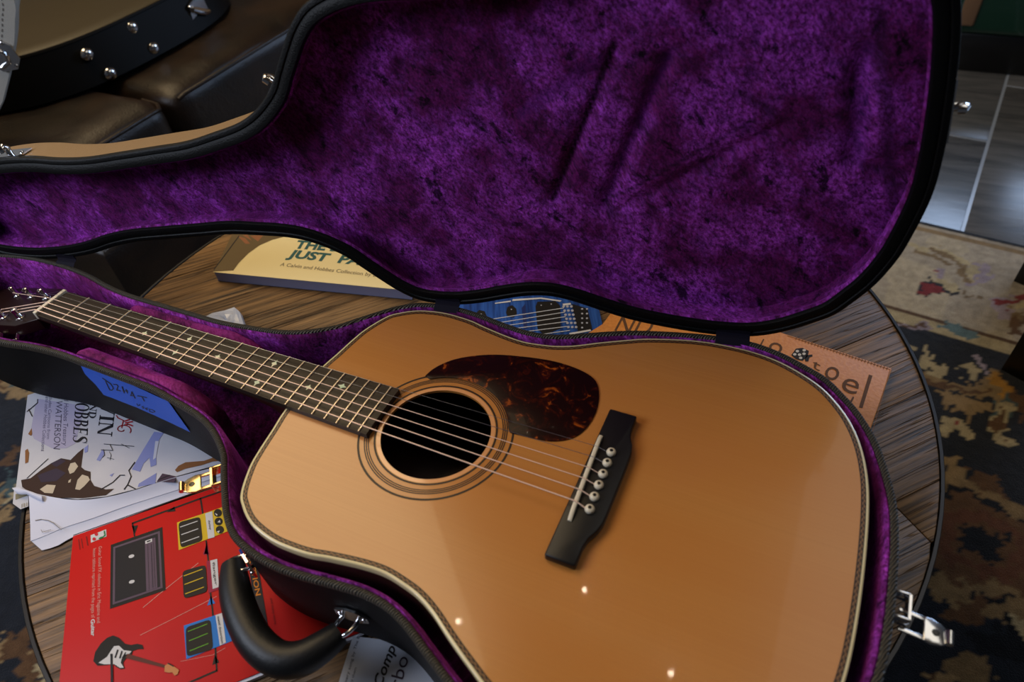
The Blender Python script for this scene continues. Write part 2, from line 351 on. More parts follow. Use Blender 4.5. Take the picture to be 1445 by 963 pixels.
for nm, a in (('wall_left', (-2700, -2600, -2600, 4200, FLOOR, 1940)), ('wall_back', (-2700, 3300, 4200, 4300, FLOOR, 1940))):
    box(nm, *a, WALL)['kind'] = 'structure'
box('ceiling', -2700, 3300, -2700, 4300, 1940, 2000, CEIL)['kind'] = 'structure'
box('baseboard_back', -2600, 3200, 4180, 4200, FLOOR, FLOOR+110, IVORY)['kind'] = 'structure'
# three small recessed lamps assumed in the unseen ceiling, for the glints on the guitar
BULB = mat('lamp_glow', (1, .9, .7), .5, emit=((1, .84, .6), 160.0))
for i, (x, y) in enumerate(((-26, 495), (348, 776), (711, 615))):
    t = thing('assumed_ceiling_lamp', ('assumed small recessed ceiling lamp above the sofa side of the table', 'assumed small recessed ceiling lamp over the middle of the table', 'assumed small recessed ceiling lamp above the guitar bridge')[i], 'lamp', (x, y, 1940), 'assumed recessed lamps in the ceiling')
    lathe('lamp_ring', (x, y, 1940), [(60, 0), (60, -6), (44, -8), (44, 0)], CHROME, t)
    lathe('bulb', (x, y, 1939), [(4, 0), (8, -4), (9, -9), (7, -14), (2, -16)], BULB, t)
# ================================================================== TABLE
TZ = -115.0
tcx, tcy, TR = 435.0, 186.0, 512.0
table = thing('coffee_table', 'round rustic wooden coffee table of weathered planks with a dark steel hoop', 'coffee table', (tcx, tcy, FLOOR+8))
pd = math.radians(48); du, dv = np.array([math.cos(pd), math.sin(pd)]), np.array([-math.sin(pd), math.cos(pd)]); PW = 92.0
rnd = random.Random(5)
def clip_disc(a0, a1, b0, b1, R):
    "outline of the strip a0..a1 along the grain, b0..b1 across it, clipped by the round rim"
    if b0 < -R: b0 = -R
    if b1 > R: b1 = R
    if b1-b0 < 4: return None
    bs = np.linspace(b0, b1, 9); hi = [(min(a1, math.sqrt(max(R*R-b*b, 0))), b) for b in bs]; lo = [(max(a0, -math.sqrt(max(R*R-b*b, 0))), b) for b in bs]
    if all(h[0]-l[0] < 4 for h, l in zip(hi, lo)): return None
    keep = [k for k in range(9) if hi[k][0]-lo[k][0] >= 0]
    return [hi[k] for k in keep]+[lo[k] for k in reversed(keep)]
for k in range(-6, 6):
    b0 = k*PW; cut = [-600]+sorted(rnd.uniform(-330, 330) for _ in range(1))+[600]
    for a0, a1 in zip(cut[:-1], cut[1:]):
        pl = clip_disc(a0+.3, a1-.3, b0+.3, b0+PW-.3, TR-3.5)
        if not pl: continue
        pts = [tuple(np.array([tcx, tcy])+du*a+dv*b) for a, b in pl][::-1]
        dz = rnd.uniform(-.8, 0)
        prism('plank', pts, TZ-26, TZ+dz, TABLEWOOD, table, .6)
n = 128; an = np.linspace(0, 2*PI, n, endpoint=False); cs = np.stack([np.cos(an), np.sin(an)], 1)
def circ(r, z): return [(tcx+r*c[0], tcy+r*c[1], z) for c in cs]
loft('edge_hoop', [circ(TR-3, TZ-34), circ(TR-3, TZ+.2), circ(TR-2.4, TZ+1), circ(TR+.6, TZ+1), circ(TR+1.2, TZ+.2), circ(TR+1.2, TZ-34), circ(TR-3, TZ-34)], STEEL, table)
loft('underside', [circ(TR-4, TZ-27), circ(TR-4, TZ-33)], BLACKP, table, True, True)
rv = None
for i in range(20):
    a = math.radians(152+i*2.6); c = np.array([math.cos(a), math.sin(a), 0]); p = np.array([tcx, tcy, TZ-7])+c*(TR+1)
    if rv is None: rv = lathe('rivet', (0, 0, FLOOR), [(5, 0), (4.6, 2), (3, 3.6), (.6, 4.2)], CHROME, None, 10, (1, 0, 0)); r = rv
    else: r = dup(rv)
    r.parent = table; r.location = W(*p)-world_origin(table); r.rotation_euler = (0, 0, a)
for sx in (-1, 1):
    for sy in (-1, 1):
        x, y = tcx+sx*290, tcy+sy*290
        loft('leg', [[(x+s*a+sx*k, y+s*b+sy*k, z) for a, b in ((-1, -1), (1, -1), (1, 1), (-1, 1))] for s, z, k in ((24, FLOOR+10, 50), (34, TZ-33, 0))], STEEL, table, True, True, False)
# ================================================================== GUITAR
gt = thing('acoustic_guitar', 'amber spruce-topped acoustic guitar with herringbone edge and tortoise pickguard lying in the purple case', 'guitar', (510, 0, -96))
half = [(356.5, 12), (357.5, 33), (361, 53), (364.5, 76), (369, 95), (380, 119), (391, 129.5), (405, 138), (419, 142.5), (437, 145.5), (455, 145.5), (472, 144), (488, 140.5), (515, 136), (535, 134.5), (552, 136.5), (568, 140), (585, 147), (606, 159), (627, 170), (648, 180), (679, 190), (702, 195), (724, 197), (746, 197), (769, 193.5), (792, 185), (814, 172), (832, 153), (844, 134), (853.5, 110), (860, 80), (863, 45), (864, 0)]
NB = 560
body = crom([(x, -y) for x, y in half]+[(x, y) for x, y in half[-2::-1]], NB)     # counter-clockwise
HX, HR = 507.0, 50.4
ang = np.arctan2(body[:, 1], body[:, 0]-HX)
BIND = 2.3
inner = inset(body, BIND)
hole = np.stack([HX+HR*np.cos(ang), HR*np.sin(ang)], 1)
p3 = lambda a, z: [(x, y, z) for x, y in a]
mid = hole*.5+inner*.5
# soundboard: a plate with a round hole, 3 mm thick
v = p3(hole, -3)+p3(hole, 0)+p3(mid, 0)+p3(inner, 0)+p3(inner, -3)
fix(mesh('soundboard', v, rings(NB, 5)+[[4*NB+i, 4*NB+(i+1) % NB, (i+1) % NB, i] for i in range(NB)], SPRUCE, gt, True), 40)
loft('binding', [p3(inset(body, BIND), -2.8), p3(inset(body, BIND), .05), p3(inset(body, .7), .05), p3(inset(body, .1), -.6), p3(body, -6.5), p3(inset(body, 2), -6.5)], CREAM, gt)
# herringbone purfling: dark lines with a slanted checker between
def annulus(name, o1, o2, z, m, parent): return fix(mesh(name, p3(o1, z)+p3(o2, z), rings(len(o1), 2), m, parent))
P0, P1, P2, P3_ = [inset(body, d) for d in (BIND, BIND+.8, BIND+3.0, BIND+3.9)]
annulus('purfling_line', P0, P1, .12, DARKLINE, gt); annulus('purfling_line', P2, P3_, .12, DARKLINE, gt)
big = crom(body, 1200); h0, hm, h1 = inset(big, BIND+.8), inset(big, BIND+1.9), inset(big, BIND+3.0)
sh = lambda a, k: np.roll(a, k, 0)
vv = p3(h0, .12)+p3(sh(hm, -2), .12)+p3(h1, .12); ff = rings(1200, 3)
mesh('herringbone', vv, ff, [DARKLINE, LIGHTLINE], gt, fm=[(i//2) % 2 for i in range(1200)]+[(i//2+1) % 2 for i in range(1200)])['kind'] = 'stuff'
loft('back_and_sides', [p3(inset(body, .2), -6.4), p3(inset(body, .2), -93), p3(inset(body, 3), -96)], ROSEWOOD, gt, cap1=True)
cth = np.linspace(0, 2*PI, 96, endpoint=False); cring = lambda r: np.stack([HX+r*np.cos(cth), r*np.sin(cth)], 1)
for r0, r1, m in ((54.6, 56.4, DARKLINE), (60.6, 61.6, DARKLINE), (62.3, 63.4, DARKLINE), (64.1, 65.2, DARKLINE), (69.3, 71.3, DARKLINE)):
    annulus('rosette_ring', cring(r0), cring(r1), .12, m, gt)
annulus('hole_edge', cring(HR-.2), cring(HR+3.6), .10, mat('hole_edge_wood', S(216, 150, 92), .35, coat=1), gt)
# pickguard
pg = [on(a, b, .8)[:2] for a, b in [(600, 531), (613, 520), (637, 509), (666, 503), (700, 501), (740, 504), (780, 510), (815, 521), (838, 535), (845, 552), (843, 575), (833, 597), (818, 613), (800, 621), (775, 623), (745, 617), (720, 611)]]
pg = [tuple(p) for p in crom(pg, 70, False)]+[(HX+65.6*math.cos(t), 65.6*math.sin(t)) for t in np.linspace(math.radians(24), math.radians(124), 26)]
prism('pickguard', pg, .2, 1.3, TORT, gt, .35)
# bridge
bp = [(645.5, 75.5), (670.5, 75.5), (670.5, 60), (672, 52), (676, 44), (678, 36), (678.3, 20), (678.3, -20), (678, -36), (676, -44), (672, -52), (670.5, -60), (670.5, -77.5), (645.5, -77.5)]
br = prism('bridge', [tuple(p) for p in bp], .15, 8.2, BRIDGE_EBONY, gt, 1.6)
def saddle_at(y): return 650.8-y*.053
sv = []; sn = 16
for i in range(sn+1):
    y = -44+87*i/sn; e = min(1, (43.6-abs(y+.5))/9); top = 9.2+3.6*math.sqrt(max(e, .02)); x = saddle_at(y)
    sv += [(x-1.6, y, 7), (x-1.6, y, top-.5), (x-.6, y, top), (x+.6, y, top), (x+1.6, y, top-.5), (x+1.6, y, 7)]
sf = [[i*6+j, i*6+(j+1) % 6, (i+1)*6+(j+1) % 6, (i+1)*6+j] for i in range(sn) for j in range(6)]+[list(range(6)), list(range(sn*6, sn*6+6))]
fix(mesh('saddle', sv, sf, IVORY, gt, True), 45)
pin_y = [29, 17.6, 6, -5.4, -17, -29]
for i, y in enumerate(pin_y):
    x = 662.4+(29-y)*.035
    pin = lathe('bridge_pin', (x, y, 8), [(3.2, 0), (3.9, .8), (4.1, 2.2), (3.6, 3.6), (2.2, 4.5), (.4, 4.9)], IVORY, gt)
    lathe('pin_dot', (x, y, 12.75), [(1.5, 0), (1.5, .18), (1.0, .3)], BLACKP, pin, 12)
# neck: fingerboard, frets, nut, inlays, shaft, headstock
SC = 647.7
fr = lambda k: SC*(1-2**(-k/12)); wid = lambda x: 43+(57.5-43)*min(x, 452)/450
fbz = lambda y, w: 7.0-.9*(2*y/w)**2
fx = [0]+[fr(k) for k in range(1, 21)]+[452]
vv, ff = [], []
ys = np.linspace(-1, 1, 9)
for x in fx:
    w = wid(x)
    ring = [(x, s*w/2, fbz(s*w/2, w)) for s in ys]+[(x, w/2, .25), (x, -w/2, .25)]
    vv += ring
nr = 11
ff = [[i*nr+j, i*nr+(j+1) % nr, (i+1)*nr+(j+1) % nr, (i+1)*nr+j] for i in range(len(fx)-1) for j in range(nr)]+[list(range(nr)), list(range((len(fx)-1)*nr, len(fx)*nr))]
fb = fix(mesh('fingerboard', vv, ff, EBONY, gt, True), 30)
for k in range(1, 21):
    x = fr(k); w = wid(x)
    tube('fret', [(x, s*(w/2-.2), fbz(s*w/2, w)+.35) for s in ys], .95, FRETM, gt, 6)
def diamond(x, y, a, b): return [(x-a, y), (x-a*.3, y-b*.35), (x, y-b), (x+a*.3, y-b*.35), (x+a, y), (x+a*.3, y+b*.35), (x, y+b), (x-a*.3, y+b*.35)]
def inlay(k, y, a=2.2, b=4.2):
    a *= 1.3; b *= 1.2
    x = (fr(k-1)+fr(k))/2; prism('inlay', diamond(x, y, a, b), fbz(y, wid(x))-.3, fbz(y, wid(x))+.12, PEARL, gt)
inlay(5, -.5, 3, 3); inlay(7, 10); inlay(7, -11); inlay(9, 0, 3, 3); inlay(12, 13, 2.6, 4.6); inlay(12, -14, 2.6, 4.6); inlay(15, -1, 3, 3); inlay(17, 12, 4, 3)
nut = box('nut', -5.2, -.2, -21.8, 21.6, -1, 9.2, IVORY, gt, .9)
def shaft(x, w, d): return [(x, w/2*math.cos(t), .2-d*math.sin(t)) for t in np.linspace(0, PI, 13)]
sec = [shaft(x, wid(max(x, 0))-.3, d) for x, d in ((-4, 15), (60, 15.5), (200, 17), (300, 20), (330, 28), (345, 48), (360, 84))]
fix(mesh('neck_shaft', [p for s in sec for p in s], rings(13, len(sec), False)+[[i*13, (i+1)*13, (i+1)*13+12, i*13+12] for i in range(len(sec)-1)]+[list(range(13)), list(range(13*6, 13*7))], MAHOGANY, gt, True), 40)
hs = lambda x: -2+(x+6)*.27           # headstock face tilts back
hp = [(-6, 21.5), (-18, 27), (-34, 35), (-110, 36), (-184, 33), (-190, 20), (-187, 0), (-190, -20), (-184, -33), (-110, -36), (-34, -35), (-18, -27), (-6, -21.5)]
k = len(hp); hv = [(x, y, hs(x)) for x, y in hp]+[(x+3.5, y, hs(x)-14) for x, y in hp]
bevel(fix(mesh('headstock', hv, [list(range(k)), list(range(k, 2*k))]+[[i, (i+1) % k, k+(i+1) % k, k+i] for i in range(k)], mat('headstock_veneer', S(30, 14, 11), .35, spec=.25, coat=.08, coat_r=.03), gt)), .8)
posts = [(-46, 17), (-84, 18.5), (-122, 20), (-44, -21), (-82, -22), (-120, -23)]
for x, y in posts:
    z = hs(x); s = 1 if y > 0 else -1
    po = lathe('tuner_post', (x, y, z-.3), [(6, 0), (6, 1.4), (3.8, 2.2), (3.4, 6), (3.0, 8), (3.7, 10.8), (3.7, 13), (2.4, 14)], CHROME, gt, 14, (-.26, 0, .965))
    bt = tube('tuner_shaft', [(x+1, s*33, z-12), (x+1, s*40, z-19)], 2, CHROME, gt, 8)
    lathe('tuner_button', (x+1, s*38, z-20), [(2, 0), (4, 1.5), (5, 5), (4.6, 9), (2.5, 11)], CHROME, gt, 14, (0, s, 0))
sy_n = [17.6, 10.6, 3.5, -3.5, -10.6, -17.6]; sy_s = [28.3, 17, 5.7, -5.7, -17, -28.3]
order = [0, 1, 2, 5, 4, 3]
post_for = [posts[0], posts[1], posts[2], posts[5], posts[4], posts[3]]
for i in range(6):
    r = (.2, .25, .37, .46, .55, .65)[i]; m = STRP if i < 2 else STRB; px, py = post_for[i]
    xs = saddle_at(sy_s[i]); e = min(1, (43.6-abs(sy_s[i]+.5))/9); zs = 9.2+3.6*math.sqrt(max(e, .02))+r
    x_p = 662.4+(29-pin_y[i])*.035
    tube('string', [(px, py-(2.6 if py > 0 else -2.6), hs(px)+6.5), (-5, sy_n[i], 9.0+r), (-.5, sy_n[i], 9.0+r), (xs, sy_s[i], zs), (x_p-3.2, pin_y[i], 8.8)], r, m, gt, 6)
# ================================================================== GUITAR CASE
ZR = -4.0
case = thing('guitar_case', 'open black hard guitar case lined with purple velvet, holding the acoustic guitar', 'guitar case', (430, 0, -104))
ch = [(-206, 0), (-205, 20), (-200, 36), (-188, 47), (-170, 55), (-137, 62), (-99, 66), (-54, 66), (-15, 62.5), (22, 56), (61, 52.5), (104, 52.5), (158, 53), (200, 53.5), (238, 58), (275, 64), (303, 74), (330, 91), (345, 107), (361, 124), (378, 140.5), (397, 153), (420, 159.5), (446, 162), (472, 160.5), (500, 156.5), (525, 154), (548, 155.5), (570, 162.5), (593, 173.5), (620, 186), (645, 195), (677, 204), (710, 211), (743, 214), (772, 209), (798, 199), (816, 190), (831, 176), (847, 158), (861, 135), (870, 113), (881, 75), (885, 40), (886, 0)]
NC = 420
shell = crom([(x, -y) for x, y in ch]+[(x, y) for x, y in ch[-2:0:-1]], NC)
q3 = lambda d, z: p3(inset(shell, d), z)
loft('shell', [q3(3.5, ZR-2), q3(1, ZR-2.5), q3(.6, ZR-20), q3(1.2, -60), q3(1.8, -98), q3(4, -102.6), q3(9, -104)], TOLEX, case, cap1=True)
# braid rolled over the rim
loft('rim_braid', [q3(-.4, ZR-7), q3(-1.0, ZR-3.5), q3(-.4, ZR-.8), q3(1.2, ZR+.4), q3(3.4, ZR+.3), q3(4.8, ZR-.8), q3(5.4, ZR-3.5)], BRAID, case)
ln = loft('lining', [q3(5.0, ZR-2.5), q3(6.5, ZR-.9), q3(8.6, ZR-3), q3(10, ZR-9), q3(11, -40), q3(12, -88), q3(16, -95), q3(22, -97)], VELVET, case, cap1=True)
# padded neck cradle on both sides of the neck
for s in (-1, 1):
    pts = []
    for x in np.linspace(72, 262, 24):
        w = float(np.interp(x, [a for a, b in ch][:20], [b for a, b in ch][:20])); pts.append((x, w))
    sec = []
    for i, (x, w) in enumerate(pts):
        e = min(1, min(i, 23-i)/2.0); top = -7.5-8*(1-e)**2-max(0, (x-225)*.5); inn = wid(x)/2+3
        sec.append([(x, s*inn, -94), (x, s*inn, top-9), (x, s*(inn+3), top-2), (x, s*(inn+8), top+.5), (x, s*(w-14), top+2.5), (x, s*(w-10.5), top+1), (x, s*(w-10.5), -94)])
    fix(mesh('neck_cradle', [p for q in sec for p in q], rings(7, 24)+[list(range(7)), list(range(23*7, 24*7))], CRADLE, case, True), 60)
# ---- lid, hinged along the far side and swung open
A = np.array([430.0, 160.5, ZR]); th = math.radians(94)
ax = np.array([743+94, 216-66, 0.0]); ax /= np.linalg.norm(ax); per = np.array([-ax[1], ax[0], 0]); zz = np.array([0, 0, 1.0])
dE = -per*math.cos(th)+zz*math.sin(th); dN = per*math.sin(th)+zz*math.cos(th)
def lid_at(x, y, d):
    p = np.array([x, y, ZR])-A; return tuple(A+ax*(p @ ax)+dE*(p @ -per)+dN*(d+1.5))
def l3(dd, d): return [lid_at(x, y, d) for x, y in inset(shell, dd)]
lid = loft('lid', [l3(1.0, 42), l3(.9, 44), l3(3, 48), l3(8, 51), l3(16, 52)], TOLEX, case, cap1=True)
lid['label'] = 'open lid standing upright on its hinges, purple velvet inside'
lw = loft('lid_wall', [l3(2.5, 4), l3(0, 5), l3(0, 14), l3(.3, 40), l3(.9, 44)], TAN_SHEEN, lid); lw['label'] = 'side wall of the lid, its warm sheen painted in as tan'
loft('lid_rim', [l3(-.6, 7), l3(-1.0, 3), l3(-.2, .6), l3(1.5, -.4), l3(4.6, -.6), l3(5.6, .5), l3(6.6, -.4), l3(11.0, -2.4), l3(15.2, -2.2), l3(16.2, 0), l3(16.2, 5)], LIDRIM, lid)
loft('lid_side_lining', [l3(15.8, 2), l3(16.6, 1.6), l3(18.2, 3.6), l3(17, 7), l3(13, 9), l3(11, 16), l3(10.5, 40)], VELVET, lid)
# velvet panel of the lid, gently creased where the guitar has pressed it
ins = inset(shell, 26); bmn = bmesh.new()
from mathutils import geometry, noise
st = 4.0; gx = np.arange(-210, 895, st); gy = np.arange(-224, 225, st)
def inside(poly, X, Y):
    r = np.zeros(X.shape, bool); n = len(poly); j = n-1
    for i in range(n):
        xi, yi = poly[i]; xj, yj = poly[j]
        if yi != yj: r ^= ((yi > Y) != (yj > Y)) & (X < (xj-xi)*(Y-yi)/(yj-yi)+xi)
        j = i
    return r
def lid_px(px, py, d=33):
    "shell coordinates of the point of the lid's inside seen at a pixel"
    r = np.array([(px-722.5)/F, (py-481.5)/F, 1.0]) @ CR; o_ = A+dN*(d+1.5); p = CC+r*(((o_-CC) @ dN)/(r @ dN))-o_; q = np.array([0, 0, ZR])*0+A+ax*(p @ ax)-per*(p @ dE); return q[0], q[1]
CREASES = [lid_px(*a)+lid_px(*b)+(w, k) for a, b, w, k in (((868, 70), (782, 280), 6, 6), ((945, 80), (852, 292), 7, 7), ((1110, 175), (866, 300), 5, 4), ((1218, 80), (1205, 228), 9, 6), ((1205, 228), (1275, 246), 6, 5), ((880, 90), (730, 160), 10, 3), ((560, 60), (700, 200), 12, 3))]
GX, GY = np.meshgrid(gx, gy, indexing='ij')
def near_lines(lines):
    h = np.zeros(GX.shape)
    for x0, y0, x1, y1, w, a in lines:
        d = np.array([x1-x0, y1-y0]); t = np.clip(((GX-x0)*d[0]+(GY-y0)*d[1])/(d @ d), 0, 1); h = np.maximum(h, a*np.exp(-(np.hypot(GX-x0-t*d[0], GY-y0-t*d[1])/w)**2))
    return h
DEEP = near_lines(CREASES)
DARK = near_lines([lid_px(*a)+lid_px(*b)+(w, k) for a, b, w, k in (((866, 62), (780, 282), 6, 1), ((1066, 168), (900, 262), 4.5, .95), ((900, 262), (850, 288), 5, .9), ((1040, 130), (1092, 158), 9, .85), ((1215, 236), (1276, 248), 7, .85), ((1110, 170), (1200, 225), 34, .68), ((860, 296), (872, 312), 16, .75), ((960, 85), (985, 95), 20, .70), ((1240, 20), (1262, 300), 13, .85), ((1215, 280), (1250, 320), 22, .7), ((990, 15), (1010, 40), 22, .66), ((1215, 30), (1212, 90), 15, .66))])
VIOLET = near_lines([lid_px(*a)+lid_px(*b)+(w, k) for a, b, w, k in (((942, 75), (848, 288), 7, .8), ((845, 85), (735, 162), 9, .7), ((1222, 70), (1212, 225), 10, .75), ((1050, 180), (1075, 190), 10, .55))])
ok = inside(inset(shell, .8), GX, GY); idx = -np.ones(GX.shape, int); vv = []; nap = []
for i in range(GX.shape[0]):
    for j in range(GX.shape[1]):
        if ok[i, j]:
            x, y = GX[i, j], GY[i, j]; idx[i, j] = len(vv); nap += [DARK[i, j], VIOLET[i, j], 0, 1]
            vv.append((x, y, 33+DEEP[i, j]+3.0*noise.noise((x*.012, y*.012, 3))+1.4*noise.noise((x*.05, y*.05, 7))))
ff = [[idx[i, j], idx[i+1, j], idx[i+1, j+1], idx[i, j+1]] for i in range(GX.shape[0]-1) for j in range(GX.shape[1]-1) if min(idx[i, j], idx[i+1, j], idx[i+1, j+1], idx[i, j+1]) >= 0]
pn = fix(mesh('lid_velvet_panel', [lid_at(x, y, d) for x, y, d in vv], ff, NAPVELVET, lid, True), 80)
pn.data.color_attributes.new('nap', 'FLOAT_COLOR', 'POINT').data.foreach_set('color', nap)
# fabric hinge stays bridging lid and shell
STAY = mat('navy_hinge_tape', S(15, 11, 27), .8, spec=.2)
def hpt(a, e, z): p = A+ax*a+per*e; return (p[0], p[1], ZR+z)
for a, hw in ((2, 14), (300, 16), (-505, 14)):
    secs = [[hpt(a-hw, e, z), hpt(a+hw, e, z)] for e, z in ((-9, -2), (-4, 1.6), (0, 2.2), (1.2, 5), (.6, 10))]
    vs_ = [p for s in secs for p in s]+[tuple(np.array(p)+np.array([0, 1.0, .8])) for s in secs for p in s]; m_ = 10
    f_ = [[2*i, 2*i+1, 2*i+3, 2*i+2] for i in range(4)]+[[m_+2*i, m_+2*i+2, m_+2*i+3, m_+2*i+1] for i in range(4)]+[[2*i, 2*i+2, m_+2*i+2, m_+2*i] for i in range(4)]+[[2*i+1, m_+2*i+1, m_+2*i+3, 2*i+3] for i in range(4)]
    fix(mesh('hinge_stay', vs_, f_, STAY, case))
def frame_at(pt, out):
    o = np.array(out, float); o /= np.linalg.norm(o); return np.array(pt, float), o, np.array([-o[1], o[0], 0])
def slab(name, c, u, w, nrm, outline, t, m, parent, holes=None):
    "plate with given outline (u, w) of thickness t along nrm"
    k = len(outline); v = [tuple(c+u*a+w*b) for a, b in outline]+[tuple(c+u*a+w*b+nrm*t) for a, b in outline]
    return fix(mesh(name, v, [list(range(k))[::-1], list(range(k, 2*k))]+[[i, (i+1) % k, k+(i+1) % k, k+i] for i in range(k)], m, parent))
def nearest(px, py, z):
    p = np.array(on(px, py, z)[:2]); i = int(np.argmin(np.linalg.norm(shell-p, axis=1)))
    t = shell[(i+3) % NC]-shell[i-3]; t /= np.linalg.norm(t); return (shell[i][0], shell[i][1], z), (t[1], -t[0], 0)
def latch(c, o, t, m, label, drop, shift=0):
    base = slab('latch', c+o*.6+np.array([0, 0, -6.]), t, zz, o, [(-11, -24), (11, -24), (13, -12), (11, 4), (-11, 4), (-13, -12)], 1.6, m, case); base['label'] = label
    # hollow keeper standing off the wall
    kc = c+o*2+np.array([0, 0, -3.])
    for a, b, w_, h_ in ((-9, 0, 2, 11), (9, 0, 2, 11)): bevel(slab('latch_keeper', kc+t*a, o, zz, t*np.sign(a), [(0, -9), (10, -9), (10, 2), (0, 2)], 1.8, m, base), .4)
    slab('latch_keeper', kc+o*9, t, zz, o, [(-10, -9), (10, -9), (10, 2), (-10, 2)], 1.8, m, base)
    # swung-open hasp: a frame with a rounded, drilled end and a curled lip
    ho = (o*math.cos(drop)+zz*math.sin(drop)); hn = np.cross(t, ho); hn *= np.sign(hn[2]); hc = c+o*7+t*shift+np.array([0, 0, -12.])
    for s in (-1, 1): bevel(slab('hasp', hc+t*s*7.5, ho, t, hn, [(0, -1.7), (20, -1.7), (20, 1.7), (0, 1.7)], 1.8, m, base), .5)
    tip = [(17, -9.2), (22, -10), (29, -8), (34, -4.5), (36, 0), (34, 4.5), (29, 8), (22, 10), (17, 9.2)]
    bevel(slab('hasp_tip', hc, ho, t, hn, tip, 2.0, m, base), .7)
    lathe('hasp_hole', tuple(hc+ho*25+hn*1.9), [(2.6, 0), (2.6, .4), (2.2, .5)], BLACKP, base, 14, tuple(hn))
    tube('hasp_lip', [tuple(hc+ho*34+t*a+hn*2.2) for a in np.linspace(-5, 5, 7)], 2.6, m, base, 8)
    for s in (-1, 1): lathe('rivet', tuple(c+o*2.0+t*s*7+np.array([0, 0, -25.])), [(2.4, 0), (2, 1.2), (.5, 1.6)], m, base, 10, tuple(o))
c_, o_ = nearest(1262, 850, ZR-8); latch(*frame_at(c_, o_), CHROME, 'chrome latch hanging open beside the table edge', -.12, -6)
c_, o_ = nearest(317, 668, ZR-8); latch(*frame_at(c_, o_), GOLD, 'brass-toned latch hanging open over the red magazine', .02, -5)
# catches on the free edge of the lid
for px, py in ((390, 121), (1354, 158), (12, 216)):
    best = min(range(NC), key=lambda i: (lambda w: (w[0]-px)**2+(w[1]-py)**2)((lambda c: (722.5+F*c[0]/c[2], 481.5+F*c[1]/c[2]))(CR @ (np.array(lid_at(*shell[i], 8))-CC))))
    c = np.array(lid_at(*shell[best], 9)); t = np.array(lid_at(*shell[(best+3) % NC], 9))-np.array(lid_at(*shell[best-3], 9)); t /= np.linalg.norm(t); o = np.cross(t, dN); 
    if o @ (c-np.array(lid_at(560, 0, 9))) < 0: o = -o
    pl = slab('lid_catch', c+o*.4, t, dN, o, [(-24, -6), (24, -6), (26, 0), (24, 14), (-24, 14), (-26, 0)], 1.5, CHROME, lid)
    tube('catch_hook', [tuple(c+o*a+dN*b) for a, b in ((1.5, 4), (8, 5), (11, 1), (9, -3), (6, -2))], 3.6, CHROME, pl, 8)
    for s in (-1, 1): lathe('rivet', tuple(c+o*1.8+t*s*19+dN*4), [(2.6, 0), (2, 1.4), (.5, 1.8)], CHROME, pl, 10, tuple(o))
# carrying handle with its rings and mounts
def handle():
    zc = -52.0
    e0, on0 = nearest(347, 800, zc); e1, on1 = nearest(498, 862, zc)
    a0, o0_, t0 = frame_at(e0, on0); a1, o1_, t1 = frame_at(e1, on1)
    hp_ = [on(a, b, zc-4) for a, b in ((329, 797), (333, 838), (344, 875), (363, 908), (392, 930), (424, 930), (455, 913), (480, 893))]
    path = crom(hp_, 48, False); L = np.linspace(0, 1, 48); rad = 14.2-4.2*np.abs(2*L-1)**4
    hd = tube('handle', path, rad, HANDLE, case, 16); hd['label'] = 'curved black padded carrying handle'
    for (a, o, t), hpnt in (((a0, o0_, t0), hp_[0]), ((a1, o1_, t1), hp_[-1])):
        pl = slab('handle_mount', a+o*.5, t, zz, o, [(-15, -4), (-5, -9), (5, -9), (15, -4), (15, 4), (5, 9), (-5, 9), (-15, 4)], 2, CHROME, case)
        for s in (-1, 1): lathe('rivet', tuple(a+o*2.2+t*s*11), [(2.4, 0), (2, 1.2), (.5, 1.6)], CHROME, pl, 10, tuple(o))
        h = np.array(hpnt); mid_ = (a+h)/2; dd = h-a; dd[2] = 0; Lr = np.linalg.norm(dd)/2+5; dd /= np.linalg.norm(dd)
        side = zz*.45+np.cross(zz, dd)*.89
        tube('handle_ring', [tuple(mid_+dd*Lr*math.cos(q)+side*11*math.sin(q)) for q in np.linspace(0, 2*PI, 24, endpoint=False)], 1.9, CHROME, case, 8, True)
handle()
# strip of blue masking tape on the outside of the shell
TAPE = mat('blue_masking_tape', S(36, 96, 214), .55, bump=(500, .15)); INK = mat('ink', S(16, 18, 30), .6)
tp = [(110+a/8.5, 510+b/8.5) for a, b in ((40, 55), (560, 240), (1085, 480), (1200, 640), (1350, 850), (1080, 720), (870, 625), (700, 550), (310, 400), (215, 280), (85, 150))]
def on_shell(px, py, off):
    "where the line of sight through a pixel meets the near outer wall of the shell"
    d = np.array([(px-722.5)/F, (py-481.5)/F, 1.0]) @ CR; best = None
    for z in np.arange(ZR-2, -100, -.5):
        p = CC+d*((z-CC[2])/d[2])
        if p[1] > 0: continue
        i = int(np.argmin(np.linalg.norm(shell-p[:2], axis=1))); tt = shell[(i+2) % NC]-shell[i-2]; nn = np.array([tt[1], -tt[0]])/np.linalg.norm(tt)
        s = (p[:2]-shell[i]) @ nn
        if best is None or abs(s) < best[0]: best = (abs(s), i, nn, z, p)
    _, i, nn, z, p = best; tt = np.array([-nn[1], nn[0]]); base = shell[i]+tt*((p[:2]-shell[i]) @ tt)+nn*(off-.6); return (base[0], base[1], z)
